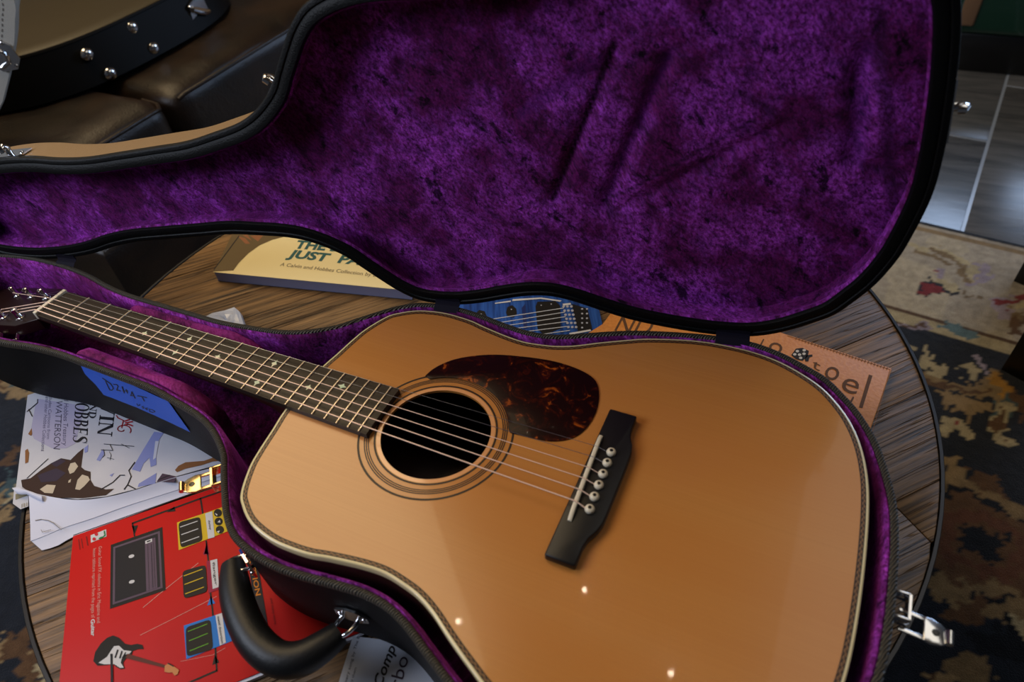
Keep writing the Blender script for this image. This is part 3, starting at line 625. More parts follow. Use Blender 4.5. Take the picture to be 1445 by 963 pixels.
def drape(name, polys, off, m, parent, grid=4.0):
    "lay pixel polygons on the shell's wall, cut small enough to follow its curve"
    bm = bmesh.new()
    for pg_ in polys:
        bm.faces.new([bm.verts.new((a, b, 0)) for a, b in pg_])
    bmesh.ops.triangulate(bm, faces=bm.faces)
    for k in range(4):
        lg = [e for e in bm.edges if e.calc_length() > grid*2]
        if not lg: break
        bmesh.ops.subdivide_edges(bm, edges=lg, cuts=1); bmesh.ops.triangulate(bm, faces=[f for f in bm.faces if len(f.verts) > 3])
    bm.verts.index_update(); v = [on_shell(x.co.x, x.co.y, off) for x in bm.verts]; f = [[x.index for x in q.verts] for q in bm.faces]; bm.free()
    return fix(mesh(name, v, f, m, parent, True))
tape = drape('masking_tape', [tp], 1.0, TAPE, case); tape['label'] = 'strip of blue masking tape with black handwriting'
Z85 = lambda pts: [(110+a/8.5, 510+b/8.5) for a, b in pts]
pen = []
for s_ in ([(335, 235), (385, 340)], [(300, 200), (400, 270), (430, 320), (410, 345), (385, 340)], [(430, 275), (470, 275), (485, 295), (470, 340), (515, 352)], [(535, 300), (560, 375)], [(580, 335), (600, 378)], [(545, 350), (600, 352)], [(640, 410), (650, 360), (690, 440)], [(635, 405), (675, 412)], [(720, 410), (830, 432)], [(770, 420), (800, 475)],
           [(710, 505), (725, 530), (745, 525), (745, 512)], [(790, 535), (770, 545), (800, 555), (780, 565)], [(840, 555), (815, 560), (835, 580)], [(820, 572), (840, 570)], [(860, 570), (865, 600), (905, 610), (930, 600), (900, 580), (860, 570)]):
    pen += stroke(Z85(s_), 1.25 if s_[0][1] < 500 and s_[0][0] < 840 else .9)
drape('handwriting', pen, 1.3, INK, tape, 6)
# ================================================================== PAPER THINGS ON THE TABLE
def vec(a): return np.array([math.cos(math.radians(a)), math.sin(math.radians(a))])
def rect(c, a, la, lb):
    "corner c, first side along angle a (degrees), second side 90 degrees clockwise"
    c = np.array(c[:2]); u = vec(a); w = vec(a-90); return [tuple(c), tuple(c+u*la), tuple(c+u*la+w*lb), tuple(c+w*lb)]
def grow(poly, d):
    c = np.mean(poly, 0); return [tuple(np.array(p)+(c-np.array(p))/np.linalg.norm(c-np.array(p))*-d) for p in poly]
# ---- red guitar magazine
z = -109.0; RED = mat('red_cover', S(196, 28, 19), .5, spec=.16, var=(7, S(188, 20, 16)))
t = thing('guitar_magazine', 'red music book with drawn pedals, amplifier and electric guitar under the case handle', 'book', (330, -160, TZ))
cn = on(103, 757, z); rp = rect(cn, 45.6, 300, 214)
prism('page_block', grow(rp, -1.5), TZ+.3, z-.5, PAPER, t)
sp = np.array(vec(45.6)); pb = [tuple(np.array(rp[2])-vec(-44.4)*8), tuple(np.array(rp[3])-vec(-44.4)*8), tuple(np.array(rp[3])+vec(-44.4)*2.5+sp*95), tuple(np.array(rp[2])+vec(-44.4)*2.5)]
prism('page_edges', pb, TZ+.5, z-1.2, PAPER, t)
cover = prism('cover', rp, z-.5, z, RED, t, .2); cover['label'] = 'glossy red cover printed with effects pedals'
BK = flat('print_black', 20, 17, 18); WH = flat('print_white', 206, 204, 206); YE = flat('print_yellow', 214, 180, 30); BL = flat('print_blue', 30, 116, 200)
MV = flat('print_mauve', 92, 74, 92); NV = flat('print_navy', 22, 22, 32); OR = flat('print_orange', 206, 122, 30); GN = flat('print_green', 96, 160, 40); MG = flat('print_magenta', 150, 20, 60); PK = flat('print_pale_pink', 214, 150, 140); DR = flat('print_dark_red', 120, 12, 14)
R3 = lambda pts: [(220+a/6.017, 640+b/6.017) for a, b in pts]      # shapes read from enlarged views of the photograph
R4 = lambda pts: [(220+a/4.746, 760+b/4.746) for a, b in pts]
R2 = lambda pts: [(60+a/5.908, 800+b/5.908) for a, b in pts]
R1 = lambda pts: [(60+a/6.017, 680+b/6.017) for a, b in pts]
def rounded(q, r=.16, n=4):
    out = []
    for i in range(4):
        p, a, b = np.array(q[i]), np.array(q[i-1]), np.array(q[(i+1) % 4])
        A_, B_ = p+(a-p)*r, p+(b-p)*r
        for s in np.linspace(0, 1, n): out.append(tuple((1-s)**2*A_+2*s*(1-s)*p+s*s*B_))
    return out
lines = stroke([(318, 692), (283, 704), (187, 739), (190, 757)], 2.2)+stroke([(283, 704), (287, 730)], 2.4)+stroke([(291, 764), (295, 800)], 2.2)+stroke([(297, 836), (301, 872), (304, 915), (306, 947), (262, 966)], 2.6)+stroke([(104, 756), (316, 681)], 1.2)
lines += [R1([(785, 445), (758, 378), (812, 372)]), R1([(1055, 262), (1120, 212), (1130, 252)]), R4([(395, 780), (425, 832), (378, 850)])]
art('cover_print', lines, z, BK, cover)
art('cover_print', [[(292, 764), (296, 783), (288, 784)], R4([(335, 50), (355, 105), (315, 108)])], z, MG, cover)
art('cover_print', [R4([(368, 388), (398, 436), (344, 452)])], z, BL, cover)
art('cover_print', [[(128, 756), (150, 747.5), (150.5, 757.5), (128.5, 766.5)]], z, WH, cover)
art('cherry_print', [ell(133.2, 761.5, 2.6, 2.4), ell(136.2, 754.6, 2.6, 2.4)], z, flat('print_cherry', 196, 30, 50), cover, .5)
art('leaf_print', [[(139, 760.5), (142, 758.5), (146, 757.5), (149, 753), (149.5, 756.5), (145, 760), (141, 761.8)], [(146.5, 750.5), (148.2, 749.3), (149, 753), (147, 755)]], z, flat('print_leaf', 40, 120, 70), cover, .5)
amp = [(156.5, 769.5), (229.2, 744.3), (234, 833.5), (155.3, 860)]
art('amplifier_print', [amp], z, BK, cover)
fr_ = lambda u0, u1, v0, v1: [quad_lerp(amp, u0, v0), quad_lerp(amp, u1, v0), quad_lerp(amp, u1, v1), quad_lerp(amp, u0, v1)]
art('amplifier_print', [fr_(.05, .95, .05, .95)], z, MV, cover, .45); art('amplifier_print', [fr_(.09, .91, .08, .92)], z, NV, cover, .6)
art('amplifier_print', [fr_(.66, .86, .13, .92)], z, MV, cover, .75); art('amplifier_print', [fr_(.67, .80, .13, .18)], z, WH, cover, .9)
art('amplifier_print', [fr_(.70, .77, .145, .165)]+[fr_(.77, .79, k, k+.012) for k in np.linspace(.22, .88, 26)]+[fr_(.71, .715, .2, .9), fr_(.82, .825, .2, .9)], z, NV, cover, 1.0)
art('amplifier_print', [ell(186, 786, 4.2, 2.3, rot=-.35), ell(186.5, 822, 4.2, 2.3, rot=-.35)], z, WH, cover, .8)
def pedal(body, plate, ruled, label, mb, ml, words, ta, tb, up):
    art('pedal_print', [body], z, mb, cover, .4); art('pedal_print', [rounded(plate)], z, BK, cover, .6)
    art('pedal_print', sum((stroke(r, 1.1) for r in ruled), []), z, ml, cover, .8); art('pedal_print', [label], z, WH, cover, .6)
    if words: text('pedal_lettering', words, ta, tb, up, z, BK, cover, d=.9)
pedal(R3([(180, 590), (570, 458), (610, 665), (195, 825)]), R3([(192, 590), (378, 540), (400, 745), (212, 808)]), [R3([(210, 630), (355, 580)]), R3([(220, 695), (360, 645)]), R3([(222, 765), (368, 712)])],
      R3([(420, 515), (480, 495), (500, 715), (445, 730)]), YE, WH, 'delay', R3([(446, 575)])[0], R3([(458, 655)])[0], (2.8, -.8))
art('pedal_knob', [ell(*R3([c])[0], 5.8, 5.6) for c in ((528, 510), (535, 582), (545, 652))], z, BK, cover, .6)
art('pedal_knob', [R3(p) for p in ([(500, 510), (525, 522), (520, 535)], [(525, 590), (545, 570), (550, 592)], [(518, 668), (545, 660), (535, 682)])], z, WH, cover, .8)
pedal(R4([(340, 155), (405, 140), (420, 345), (352, 370)]), R4([(178, 222), (335, 178), (346, 360), (188, 408)]), [R4([(190, 255), (312, 210)]), R4([(195, 312), (318, 266)]), R4([(200, 375), (322, 330)])],
      R4([(365, 152), (412, 140), (424, 328), (382, 342)]), MG, YE, 'flanger', R4([(380, 165)])[0], R4([(398, 320)])[0], (3.4, -.8))
pedal(R4([(188, 587), (455, 498), (510, 690), (205, 812)]), R4([(200, 600), (368, 543), (386, 745), (208, 797)]), [R4([(218, 627), (345, 577)]), R4([(225, 690), (348, 640)]), R4([(230, 757), (352, 708)])],
      R4([(400, 517), (445, 503), (470, 700), (430, 722)]), BL, GN, 'metal distortion', R4([(412, 528)])[0], R4([(440, 708)])[0], (3.6, -1))
gb = R2([(425, 790), (440, 715), (490, 640), (540, 595), (590, 575), (640, 595), (690, 645), (740, 655), (790, 645), (835, 655), (845, 690), (800, 690), (755, 705), (745, 735), (700, 765), (675, 800), (680, 835), (690, 850), (655, 858), (615, 838), (590, 815), (520, 825), (460, 828)])
art('guitar_print', [gb], z, BK, cover, .4)
art('guitar_print', [R2([(468, 805), (540, 755), (575, 700), (600, 665), (640, 662), (680, 700), (745, 708), (725, 730), (690, 735), (660, 775), (655, 805), (680, 845), (650, 848), (600, 815), (520, 818)])], z, WH, cover, .55)
art('guitar_print', stroke(R2([(630, 700), (610, 760)]), 2.4)+stroke(R2([(665, 710), (648, 765)]), 2.4)+stroke(R2([(695, 720), (668, 765)]), 1.6)+stroke(R2([(578, 735), (582, 1010)]), 3.4), z, NV, cover, .7)
art('guitar_print', [R2([(712, 728), (1030, 825), (1018, 846), (695, 765)])], z, flat('print_brown', 92, 44, 36), cover, .7)
art('guitar_print', [R2([(1022, 832), (1050, 810), (1075, 820), (1140, 865), (1130, 900), (1105, 912), (1085, 885), (1055, 888), (1020, 880)])], z, flat('print_maple', 196, 130, 80), cover, .8)
art('cover_print', stroke(R2([(1050, 810), (1095, 835)]), 1.6), z, NV, cover, .9)
text('cover_lettering', 'Guitar Sound FX columns in Eric Magazine and', (139.5, 772), (137, 880), (5, -1), z, PK, cover)
text('cover_lettering', 'lesson tablature reprinted from the pages of', (131.5, 775), (129, 873), (5, -1), z, PK, cover)
text('cover_lettering', 'Guitar', (128.5, 875), (129, 899), (5.5, -1.2), z, WH, cover, bold=.03)
art('cover_print', [[(346, 770), (360, 772), (379, 889), (366, 893)]], z, NV, cover, .4)
text('cover_lettering', 'ERUPTION', (349.5, 778), (361.5, 842), (7, -1.6), z, OR, cover, bold=.02, d=.7)
art('cover_print', [R4([(568, 145), (592, 138), (600, 190), (578, 198)]), R4([(575, 205), (600, 195), (608, 258), (590, 268)])], z, NV, cover, .4)
text('cover_lettering', 'and many more', (381, 845), (387, 882), (4, -1), z, DR, cover)
art('cover_print', [[(127, 735+0), (127, 735)]]*0+stroke([(111, 762), (113, 776)], 1.2)+stroke([(115, 761), (117, 774)], 1.2)+stroke([(122, 758), (124, 770)], 1.6), z, DR, cover)
art('cover_crease', stroke([(202, 858), (226, 838), (280, 795)], .7)+stroke([(198, 897), (240, 876), (306, 842)], .6)+stroke([(255, 934), (300, 925), (318, 915)], .5), z, PK, cover, .2)
# ---- white curled pages and comic book
t = thing('comic_book', 'worn comic paperback with snowy cover and curled white pages left of the red book', 'book', (40, -110, TZ))
z = -105.0
cb = [on(39, 558, z), on(22, 692, z), on(45, 694, z), on(75, 701, z), on(110, 705, z), on(150, 701, z), on(190, 691, z), on(240, 675, z), on(322, 652, z)]
u0 = vec(47); far = [tuple(np.array(cb[-1][:2])+u0*30+vec(137)*20), tuple(np.array(cb[0][:2])+u0*190)]
cpoly = [tuple(p[:2]) for p in cb]+far
GREYW = mat('comic_paper', S(172, 174, 188), .35, coat=.3, coat_r=.2, var=(9, S(196, 196, 204)))
prism('page_block', grow(cpoly, -1.2), TZ+.3, z-.6, PAGES, t)
ccov = prism('cover', cpoly, z-.6, z, GREYW, t)
A1 = lambda pts: [(a/6.017, 540+b/6.017) for a, b in pts]; B1 = lambda pts: [(30+a/8.5, 555+b/8.5) for a, b in pts]
art('cover_print', [A1([(330, 140), (720, 200), (640, 520), (560, 560), (440, 560), (290, 480), (260, 420), (300, 200)])], z, flat('print_lavender', 160, 156, 184), ccov, .2)
art('cover_print', [A1([(180, 830), (260, 815), (350, 745), (440, 685), (520, 645), (600, 660), (660, 600), (710, 560), (700, 640), (690, 720), (720, 745), (770, 760), (770, 830), (800, 880), (900, 910), (970, 905), (900, 960), (700, 985), (450, 980), (280, 950), (190, 890)])], z, flat('print_rock', 52, 32, 28), ccov, .3)
art('cover_print', [A1([(320, 790), (480, 730), (560, 770), (480, 840), (350, 850)]), A1([(430, 690), (520, 650), (560, 670), (480, 720)])], z, flat('print_rock_violet', 50, 40, 60), ccov, .4)
art('cover_print', [A1([(580, 740), (600, 690), (640, 680), (665, 715), (630, 765), (595, 780)]), A1([(640, 910), (660, 830), (700, 785), (750, 800), (765, 830), (720, 880), (680, 915)]), A1([(340, 910), (400, 870), (475, 875), (450, 945), (380, 940)]), A1([(585, 835), (605, 822), (600, 850), (580, 855)])], z, flat('print_cream', 190, 176, 156), ccov, .5)
art('cover_print', [A1([(1310, 420), (1390, 430), (1320, 540), (1330, 700), (1280, 720), (1270, 640), (1220, 690), (1190, 760), (1120, 740), (1200, 600)]), A1([(820, 660), (870, 570), (890, 600), (850, 670)]), A1([(930, 790), (970, 770), (950, 800)]), A1([(1180, 860), (1330, 770), (1320, 860), (1170, 890)]), A1([(715, 560), (750, 530), (745, 590), (720, 600)])], z, flat('print_snow_blue', 126, 134, 188), ccov, .3)
art('cover_print', [A1([(1320, 500), (1350, 500), (1325, 640), (1300, 660)])], z, flat('print_snow', 186, 188, 204), ccov, .4)
pen = stroke(A1([(885, 525), (1140, 545)]), .9)+stroke(A1([(860, 575), (960, 580), (935, 530)]), .9)+stroke(A1([(880, 570), (890, 620), (870, 640)]), .7)+stroke(A1([(930, 590), (945, 620), (935, 660)]), .7)+stroke(A1([(1030, 525), (1100, 560)]), .7)+stroke(A1([(910, 640), (970, 655)]), .6)
pen += stroke(A1([(1145, 680), (1095, 750), (1115, 800), (1085, 870), (1055, 910)]), 1.4)+stroke(A1([(1060, 790), (1020, 790), (960, 850), (850, 915)]), 1.2)+stroke(A1([(1090, 875), (1160, 912)]), 1.6)+stroke(A1([(230, 250), (320, 175), (320, 145)]), 1)+stroke(A1([(245, 230), (275, 290)]), 1.2)+stroke(A1([(230, 815), (410, 650)]), .8)+stroke(A1([(1345, 830), (1444, 790)]), 1.2)
art('cover_print', pen, z, NV, ccov, .5)
art('cover_print', [A1([(1330, 845), (1380, 775), (1500, 800), (1480, 850)])], z, flat('print_plum', 70, 52, 70), ccov, .4)
BR = flat('print_bark', 128, 84, 48)
art('cover_print', [[(252, 658), (262, 653), (288, 651), (302, 646), (320, 645), (320, 650), (300, 652), (285, 657), (262, 662), (250, 667), (247, 664)], A1([(240, 440), (270, 390), (275, 440), (262, 455)]), A1([(215, 580), (235, 565), (248, 600), (240, 680), (215, 690)])], z, BR, ccov, .4)
serif('cover_lettering', 'HOBBES', (107.5, 556), (102.5, 625), (19, 2), z, NV, ccov)
serif('cover_lettering', 'CALVIN', (150, 520), (137, 615), (19, 1.5), z, NV, ccov)
serif('cover_lettering', 'AND', (128.5, 559), (125, 591), (9.5, 1), z, NV, ccov)
text('cover_lettering', 'in and Hobbes Treasury', (91.5, 548), (88.5, 629), (6.5, .6), z, flat('print_slate', 70, 66, 96), ccov)
text('cover_lettering', 'BILL WATTERSON', (81, 545), (75.5, 634), (9, .8), z, flat('print_slate_dark', 64, 62, 82), ccov)
text('cover_lettering', 'Includes Cartoons from', (70, 555), (66, 620), (4.5, .4), z, flat('print_slate', 84, 80, 110), ccov)
text('cover_lettering', 'and other Hobbes Collections', (64.5, 560), (58, 637), (5, .5), z, flat('print_slate', 84, 80, 110), ccov)
REDI = flat('print_script_red', 150, 24, 36)
sw = [(30+(1215+(20+d*1.05)*math.cos(.5+d*.075))/8.5, 555+(440+(10+d*.72)*math.sin(.5+d*.075))/8.5) for d in range(0, 88, 5)]
art('cover_print', stroke(sw, 1.3)+stroke(B1([(1205, 420), (1225, 330), (1160, 300), (1140, 270)]), 1.4)+stroke(B1([(1240, 340), (1300, 320)]), 1.8)+stroke(B1([(1250, 360), (1335, 345)]), 1.8)+stroke(B1([(1245, 385), (1280, 375), (1335, 395)]), 2.0), z, REDI, ccov, .4)
# pages fanned out below the cover
SHEET = mat('white_sheet', S(204, 206, 224), .6, bump=(12, .2))
def curl_sheet(name, top, low, z0, zt, m, parent, nx=24, ny=8, fn=None):
    "sheet between two pixel curves; low edge lies at z0, top edge at zt, sagging in between"
    T, L = crom([on(a, b, zt) for a, b in top], nx, False), crom([on(a, b, z0) for a, b in low], nx, False); v = []
    for j in range(ny):
        k = j/(ny-1)
        for i in range(nx):
            p = L[i]*(1-k)+T[i]*k; p = p.copy(); p[2] += -1.0*math.sin(PI*k)+(fn(i/(nx-1), k) if fn else 0); v.append(tuple(p))
    n_ = len(v); v += [(a, b, c-.5) for a, b, c in v]; f = rings(nx, ny, False)
    f = f+[[q+n_ for q in r[::-1]] for r in f]
    edge = [i for i in range(nx)]+[(j+1)*nx-1 for j in range(1, ny)]+[(ny-1)*nx+i for i in range(nx-2, -1, -1)]+[j*nx for j in range(ny-2, 0, -1)]
    f += [[edge[i], edge[(i+1) % len(edge)], edge[(i+1) % len(edge)]+n_, edge[i]+n_] for i in range(len(edge))]
    return fix(mesh(name, v, f, m, parent, True), 60)
curl_sheet('loose_page', [(40, 694), (75, 702), (110, 706), (150, 702), (190, 692), (240, 676), (318, 656)], [(43, 764), (62, 757), (90, 745), (130, 732), (180, 714), (240, 695), (318, 670)], -110.5, -104.3, SHEET, t)
curl_sheet('loose_page', [(43, 763), (62, 756), (90, 744), (130, 731), (180, 713), (240, 694.5), (318, 669.5)], [(59, 777), (80, 771), (103, 758), (140, 744), (185, 728), (245, 706), (318, 679)], -113.4, -110.7, SHEET, t)
curl_sheet('curled_corner', [(17, 689), (24, 688), (33, 690), (44, 694), (60, 700)], [(24, 697), (30, 698), (38, 698), (46, 702), (60, 708)], -104, -102, SHEET, t, 14, 6, lambda u, k: 2.5*math.sin(PI*k))
bc = prism('back_cover_flap', [on(a, b, -110)[:2] for a, b in [(20, 690), (40, 692), (40, 715), (29, 719), (18, 711)]], -110.6, -110, GREYW, t)
art('flap_print', stroke([(31, 712), (31, 717)], .8)+stroke([(33, 711), (33, 716)], .6)+stroke([(35, 711), (35, 716)], 1)+stroke([(38, 710), (38, 715)], .8)+[[(22, 698), (38, 694), (38, 700), (22, 706)]], -110, flat('print_gold_grey', 130, 122, 96), bc)
art('page_mark', stroke([(50, 735), (58, 733.5), (68, 735), (76, 739), (83, 745), (87, 748)], 1.0)+stroke([(58, 748), (60, 751.5), (72, 748)], .8), -108.6, flat('print_grey', 130, 122, 116), t)
# ---- cream comic collection behind the guitar neck
t = thing('hardback_collection', 'thick cream-covered comic collection with teal title lying behind the guitar neck', 'book', (140, 270, TZ)); z = -98.0
c0 = on(301, 384, z); u_, w_ = vec(11.4), vec(112); c0 = np.array(c0[:2]); jp = [tuple(c0), tuple(c0+u_*300), tuple(c0+u_*300+w_*228), tuple(c0+w_*228)]
prism('page_block', [tuple(np.array(p)+d) for p, d in zip(jp, (u_*1+w_*.5, -u_+w_*.5, -u_, u_))], TZ+.6, z-.7, mat('grey_page_edges', S(138, 140, 172), .8, bump=(60, .4)), t)
jc = prism('cover', jp, z-.7, z, flat('cream_cover', 246, 228, 172, .5), t, .2); prism('back_cover', jp, TZ+.2, TZ+.6, flat('back_cover_grey', 90, 90, 110), t)
J = lambda pts: [(280+a/4.516, 320+b/4.516) for a, b in pts]
art('cover_print', [J([(97, 288), (222, 280), (260, 230), (320, 170), (390, 120), (470, 85), (560, 62), (600, -10), (340, -40), (260, -40)])], z, flat('print_umber', 104, 86, 56), jc, .2)
art('cover_print', [J([(250, 60), (300, 75), (330, 110), (300, 110)]), J([(330, 60), (420, 50), (380, 95)]), J([(280, 55), (310, 50), (340, 90)])], z, flat('print_rust', 150, 96, 62), jc, .3)
art('cover_print', stroke(J([(100, 275), (260, 60)]), 1.2), z, NV, jc, .35)
TEAL = flat('print_teal', 46, 96, 98)
text('cover_lettering', 'THE DAYS ARE', (417, 350.5), (578, 362), (3.5, -11.5), z, TEAL, jc, bold=.04, shear=.2)
text('cover_lettering', 'JUST  PACKED', (404, 363), (581, 382), (4.5, -11), z, TEAL, jc, bold=.04, shear=.2)
text('cover_lettering', 'A Calvin and Hobbes Collection by Bill Watterson', (395, 375.5), (582, 397), (1, -5), z, flat('print_taupe', 120, 104, 84), jc, shear=.3)
# ---- blue photograph of an electric guitar
t = thing('blue_guitar_poster', 'glossy blue magazine page showing an electric guitar, between case and lid', 'magazine', (480, 255, TZ)); z = -108.5
r0 = np.array(on(846, 440, z)[:2]); ur = vec(-62); ut = vec(205); pp = [tuple(r0-ur*70), tuple(r0+ur*150), tuple(r0+ur*150+ut*196), tuple(r0-ur*70+ut*196)]
prism('page_block', pp, TZ+.3, z-.4, PAGES, t)
BLUE = N('blue_flame_print', rough=.22, coat=.4); w = BLUE.noise(BLUE.mapping((160, 6, 1), (0, 0, -math.radians(28))), 1, 4, .6, .4); BLUE.color(BLUE.ramp(w, [(.3, S(20, 34, 82)), (.55, S(44, 84, 160)), (.75, S(60, 108, 190))])); BLUE = BLUE.m
pc = prism('cover', pp, z-.4, z, BLUE, t)
G = lambda pts: [(620+a/5.161, 400+b/5.161) for a, b in pts]
art('photo_print', [G([(485, 215), (495, 175), (530, 160), (560, 185), (565, 225), (540, 250), (500, 245)]), G([(265, 220), (290, 195), (330, 205), (345, 240), (300, 240)]), G([(700, 170), (715, 135), (845, 130), (880, 165), (885, 330), (760, 378), (715, 330)]), G([(965, 150), (1080, 185), (1115, 340), (1010, 352), (985, 250)])], z, BK, pc)
art('photo_print', [G([(600, 180), (625, 150), (640, 330), (615, 340)])], z, flat('print_blue_dark', 24, 40, 96), pc)
art('photo_print', sum((stroke(G(s), .9) for s in ([(370, 265), (905, 182)], [(430, 290), (915, 212)], [(490, 310), (920, 245)], [(560, 330), (930, 280)], [(640, 352), (940, 315)], [(735, 375), (950, 345)])), []), z, flat('print_silver', 196, 198, 206), pc, .5)
art('photo_print', [G([(895, 152), (955, 145), (960, 158), (905, 165)]), G([(945, 365), (1100, 338), (1105, 350), (950, 378)]), G([(405, 145), (520, 128), (520, 138), (405, 152)]), G([(535, 118), (740, 106), (890, 128), (880, 136), (740, 116), (530, 132)])], z, WH, pc, .6)
rn = random.Random(3); art('photo_print', [ell(*G([(905+(i % 3)*28+(i//3)*7, 172+(i//3)*30)])[0], 2.0, 1.7, 8) for i in range(18)]+[ell(*G([(1040+(i % 2)*35, 190+(i//2)*34)])[0], 1.6, 1.3, 8) for i in range(9)]+[ell(*G([c])[0], 1, .9, 8) for c in ((525, 193), (742, 163), (815, 155), (305, 228))], z, flat('print_chrome', 170, 172, 186), pc, .8)
# ---- tan string packet and the card on it
KR = mat('kraft_leather', S(204, 126, 50), .55, bump=(260, .2), var=(10, S(216, 142, 66)))
t = thing('string_packet', 'tan printed packet with large brown lettering sticking out beyond the case', 'packet', (760, 250, TZ)); z = -108.0
tip = on(1259, 520, z); kp = rect(tip, 172.5+0, 336, -150); kp = [tuple(np.array(tip[:2])), tuple(np.array(tip[:2])+vec(171.8)*318), tuple(np.array(tip[:2])+vec(171.8)*318+vec(261.8)*150), tuple(np.array(tip[:2])+vec(261.8)*150)]
pk = prism('sleeve', kp, TZ+.2, z, KR, t, 1.2)
K = lambda pts: [(1040+a/6.017, 460+b/6.017) for a, b in pts]
UM = flat('print_brown_letter', 96, 66, 44, .6); DK = flat('print_dark_emblem', 42, 38, 40, .6)
text('letters', 't', K([(632, 352)])[0], K([(700, 388)])[0], (3.5, -13), z, UM, pk)
text('letters', 'o', K([(728, 432)])[0], K([(838, 480)])[0], (10, -20), z, UM, pk, H=.55)
text('letters', 'e', K([(872, 545)])[0], K([(1010, 590)])[0], (9, -22), z, UM, pk, H=.55)
text('letters', 'o', K([(255, 215)])[0], K([(365, 250)])[0], (7, -17), z, UM, pk, H=.55)
text('letters', 'ND', (865, 470), (915, 474), (14, -26), z, UM, pk)
art('letters', [K([(1120, 415), (1150, 425), (1065, 700), (1035, 695)]), K([(195, 160), (222, 112), (232, 116), (208, 166)]), K([(960, 640), (985, 600), (995, 612), (975, 650)])], z, UM, pk)
art('emblem', [K([(460, 250), (500, 195), (555, 188), (610, 215), (600, 260), (555, 300), (500, 285)]), K([(575, 280), (590, 250), (640, 245), (640, 262), (615, 270), (605, 305), (580, 305)])], z, DK, pk)
art('emblem', [K(ell(*c, 15, 11, 10)) for c in ((512, 218), (570, 210), (530, 248), (568, 240), (490, 245), (540, 275))], z, WH, pk, .5)
fr_b = []
for i in range(30):
    k = i/29; a = np.array(K([(500, 118)])[0])*(1-k)+np.array(K([(1270, 375)])[0])*k; fr_b += stroke([tuple(a), tuple(a+np.array([1.2, -3.6]))], 1.1)
fr_b += stroke(K([(430, 85), (1300, 372), (1150, 900)]), .8)
art('embossed_border', fr_b, z, flat('print_tan_dark', 146, 98, 60, .6), pk)
t = thing('kraft_card', 'small tan card tucked between the blue page and the tan packet', 'card', (620, 270, TZ+7.2)); z = -107.2
a = np.array(on(853, 456, z)[:2]); prism('card', [tuple(a), tuple(a+vec(-28)*70), tuple(a+vec(-28)*70+vec(-118)*60), tuple(a+vec(-118)*60)], TZ+7.2, z, KR, t)
# ---- song book at the bottom edge
t = thing('song_book', 'grey-white song book with serif-style title partly under the case', 'book', (530, -180, TZ)); z = -109.0
s0 = np.array(on(498, 898, z)[:2]); sl, st_ = vec(-73.9), vec(16); spoly = [tuple(s0), tuple(s0+sl*230), tuple(s0+sl*230+st_*160), tuple(s0+st_*160)]
prism('page_block', grow(spoly, -1), TZ+.3, z-.5, PAGES, t); scv = prism('cover', spoly, z-.5, z, flat('grey_cover', 176, 180, 192, .45), t)
text('cover_lettering', 'Comp', (538, 971), (559, 914), (-13, -5), z, BK, scv, bold=.02, shear=.25)
text('cover_lettering', 'rbo', (565, 973), (577, 929), (-18, -5), z, flat('print_plum_black', 44, 28, 46), scv)
text('cover_lettering', 'every song by The Beatles', (488, 968), (513, 880), (-4, -1.2), z, flat('print_grey_dark', 70, 70, 80), scv)
text('cover_lettering', 'by them', (496.5, 966), (503.5, 943), (-3.5, -1), z, flat('print_grey_dark', 70, 70, 80), scv)
# ---- crumpled clear plastic
PL = mat('thin_white_plastic', S(205, 208, 218), .28, spec=.6, coat=.4); PL.node_tree.nodes['Principled BSDF'].inputs['Transmission Weight'].default_value = .12
def crumple(name, px, h, parent, seed):
    rr = random.Random(seed); base = [np.array(on(a, b, TZ+.5)) for a, b in px]; n = len(base); c = sum(base)/n; v = []
    for r, hh in ((1, 0), (.93, .6), (.72, .75), (.45, 1), (.2, .85)):
        for b in base: p = c+(b-c)*r; v.append((p[0]+rr.uniform(-2, 2)*(1-r), p[1]+rr.uniform(-2, 2)*(1-r), TZ+.5+h*hh*rr.uniform(.55, 1.1)))
    v.append(tuple(c+np.array([0, 0, h*.7]))); f = rings(n, 5)+[[4*n+i, 4*n+(i+1) % n, 5*n] for i in range(n)]
    return fix(mesh(name, v, f, PL, parent))
wr = thing('plastic_wrap', 'crumpled translucent white plastic scrap on the table behind the guitar neck', 'plastic wrap', (95, 135, TZ))
crumple('crumpled_film', [(285, 452), (300, 446), (318, 441), (334, 438), (342, 445), (348, 462), (352, 478), (330, 492), (300, 486)], 13, wr, 2)
crumple('crumpled_film', [(352, 468), (360, 464), (367, 466), (370, 474), (358, 480)], 5, wr, 4)
# ================================================================== RUG
e1, e2 = np.array([.990, -.139]), np.array([.139, .990]); ro_ = np.array([1014.0, 1335.0]); RZ = FLOOR+8
ss = np.arange(-1950, 520, 5.5); tt = np.arange(-2400, .1, 5.5)
Sg, Tg = np.meshgrid(ss, tt, indexing='ij'); Xg = ro_[0]+e1[0]*Sg+e2[0]*Tg; Yg = ro_[1]+e1[1]*Sg+e2[1]*Tg
rng = np.random.default_rng(4)
def smooth_noise(scale, seed):
    r = np.random.default_rng(seed); k = 64; tab = r.random((k, k)); a, b = Sg/scale, Tg/scale; i, j = np.floor(a).astype(int), np.floor(b).astype(int); u, w_ = a-i, b-j; u, w_ = u*u*(3-2*u), w_*w_*(3-2*w_)
    g_ = lambda p, q: tab[p % k, q % k]
    return g_(i, j)*(1-u)*(1-w_)+g_(i+1, j)*u*(1-w_)+g_(i, j+1)*(1-u)*w_+g_(i+1, j+1)*u*w_
JX = Xg+(smooth_noise(13, 1)-.5)*22+(smooth_noise(45, 2)-.5)*26; JY = Yg+(smooth_noise(13, 3)-.5)*22+(smooth_noise(45, 5)-.5)*26
C = np.zeros(Sg.shape+(3,))
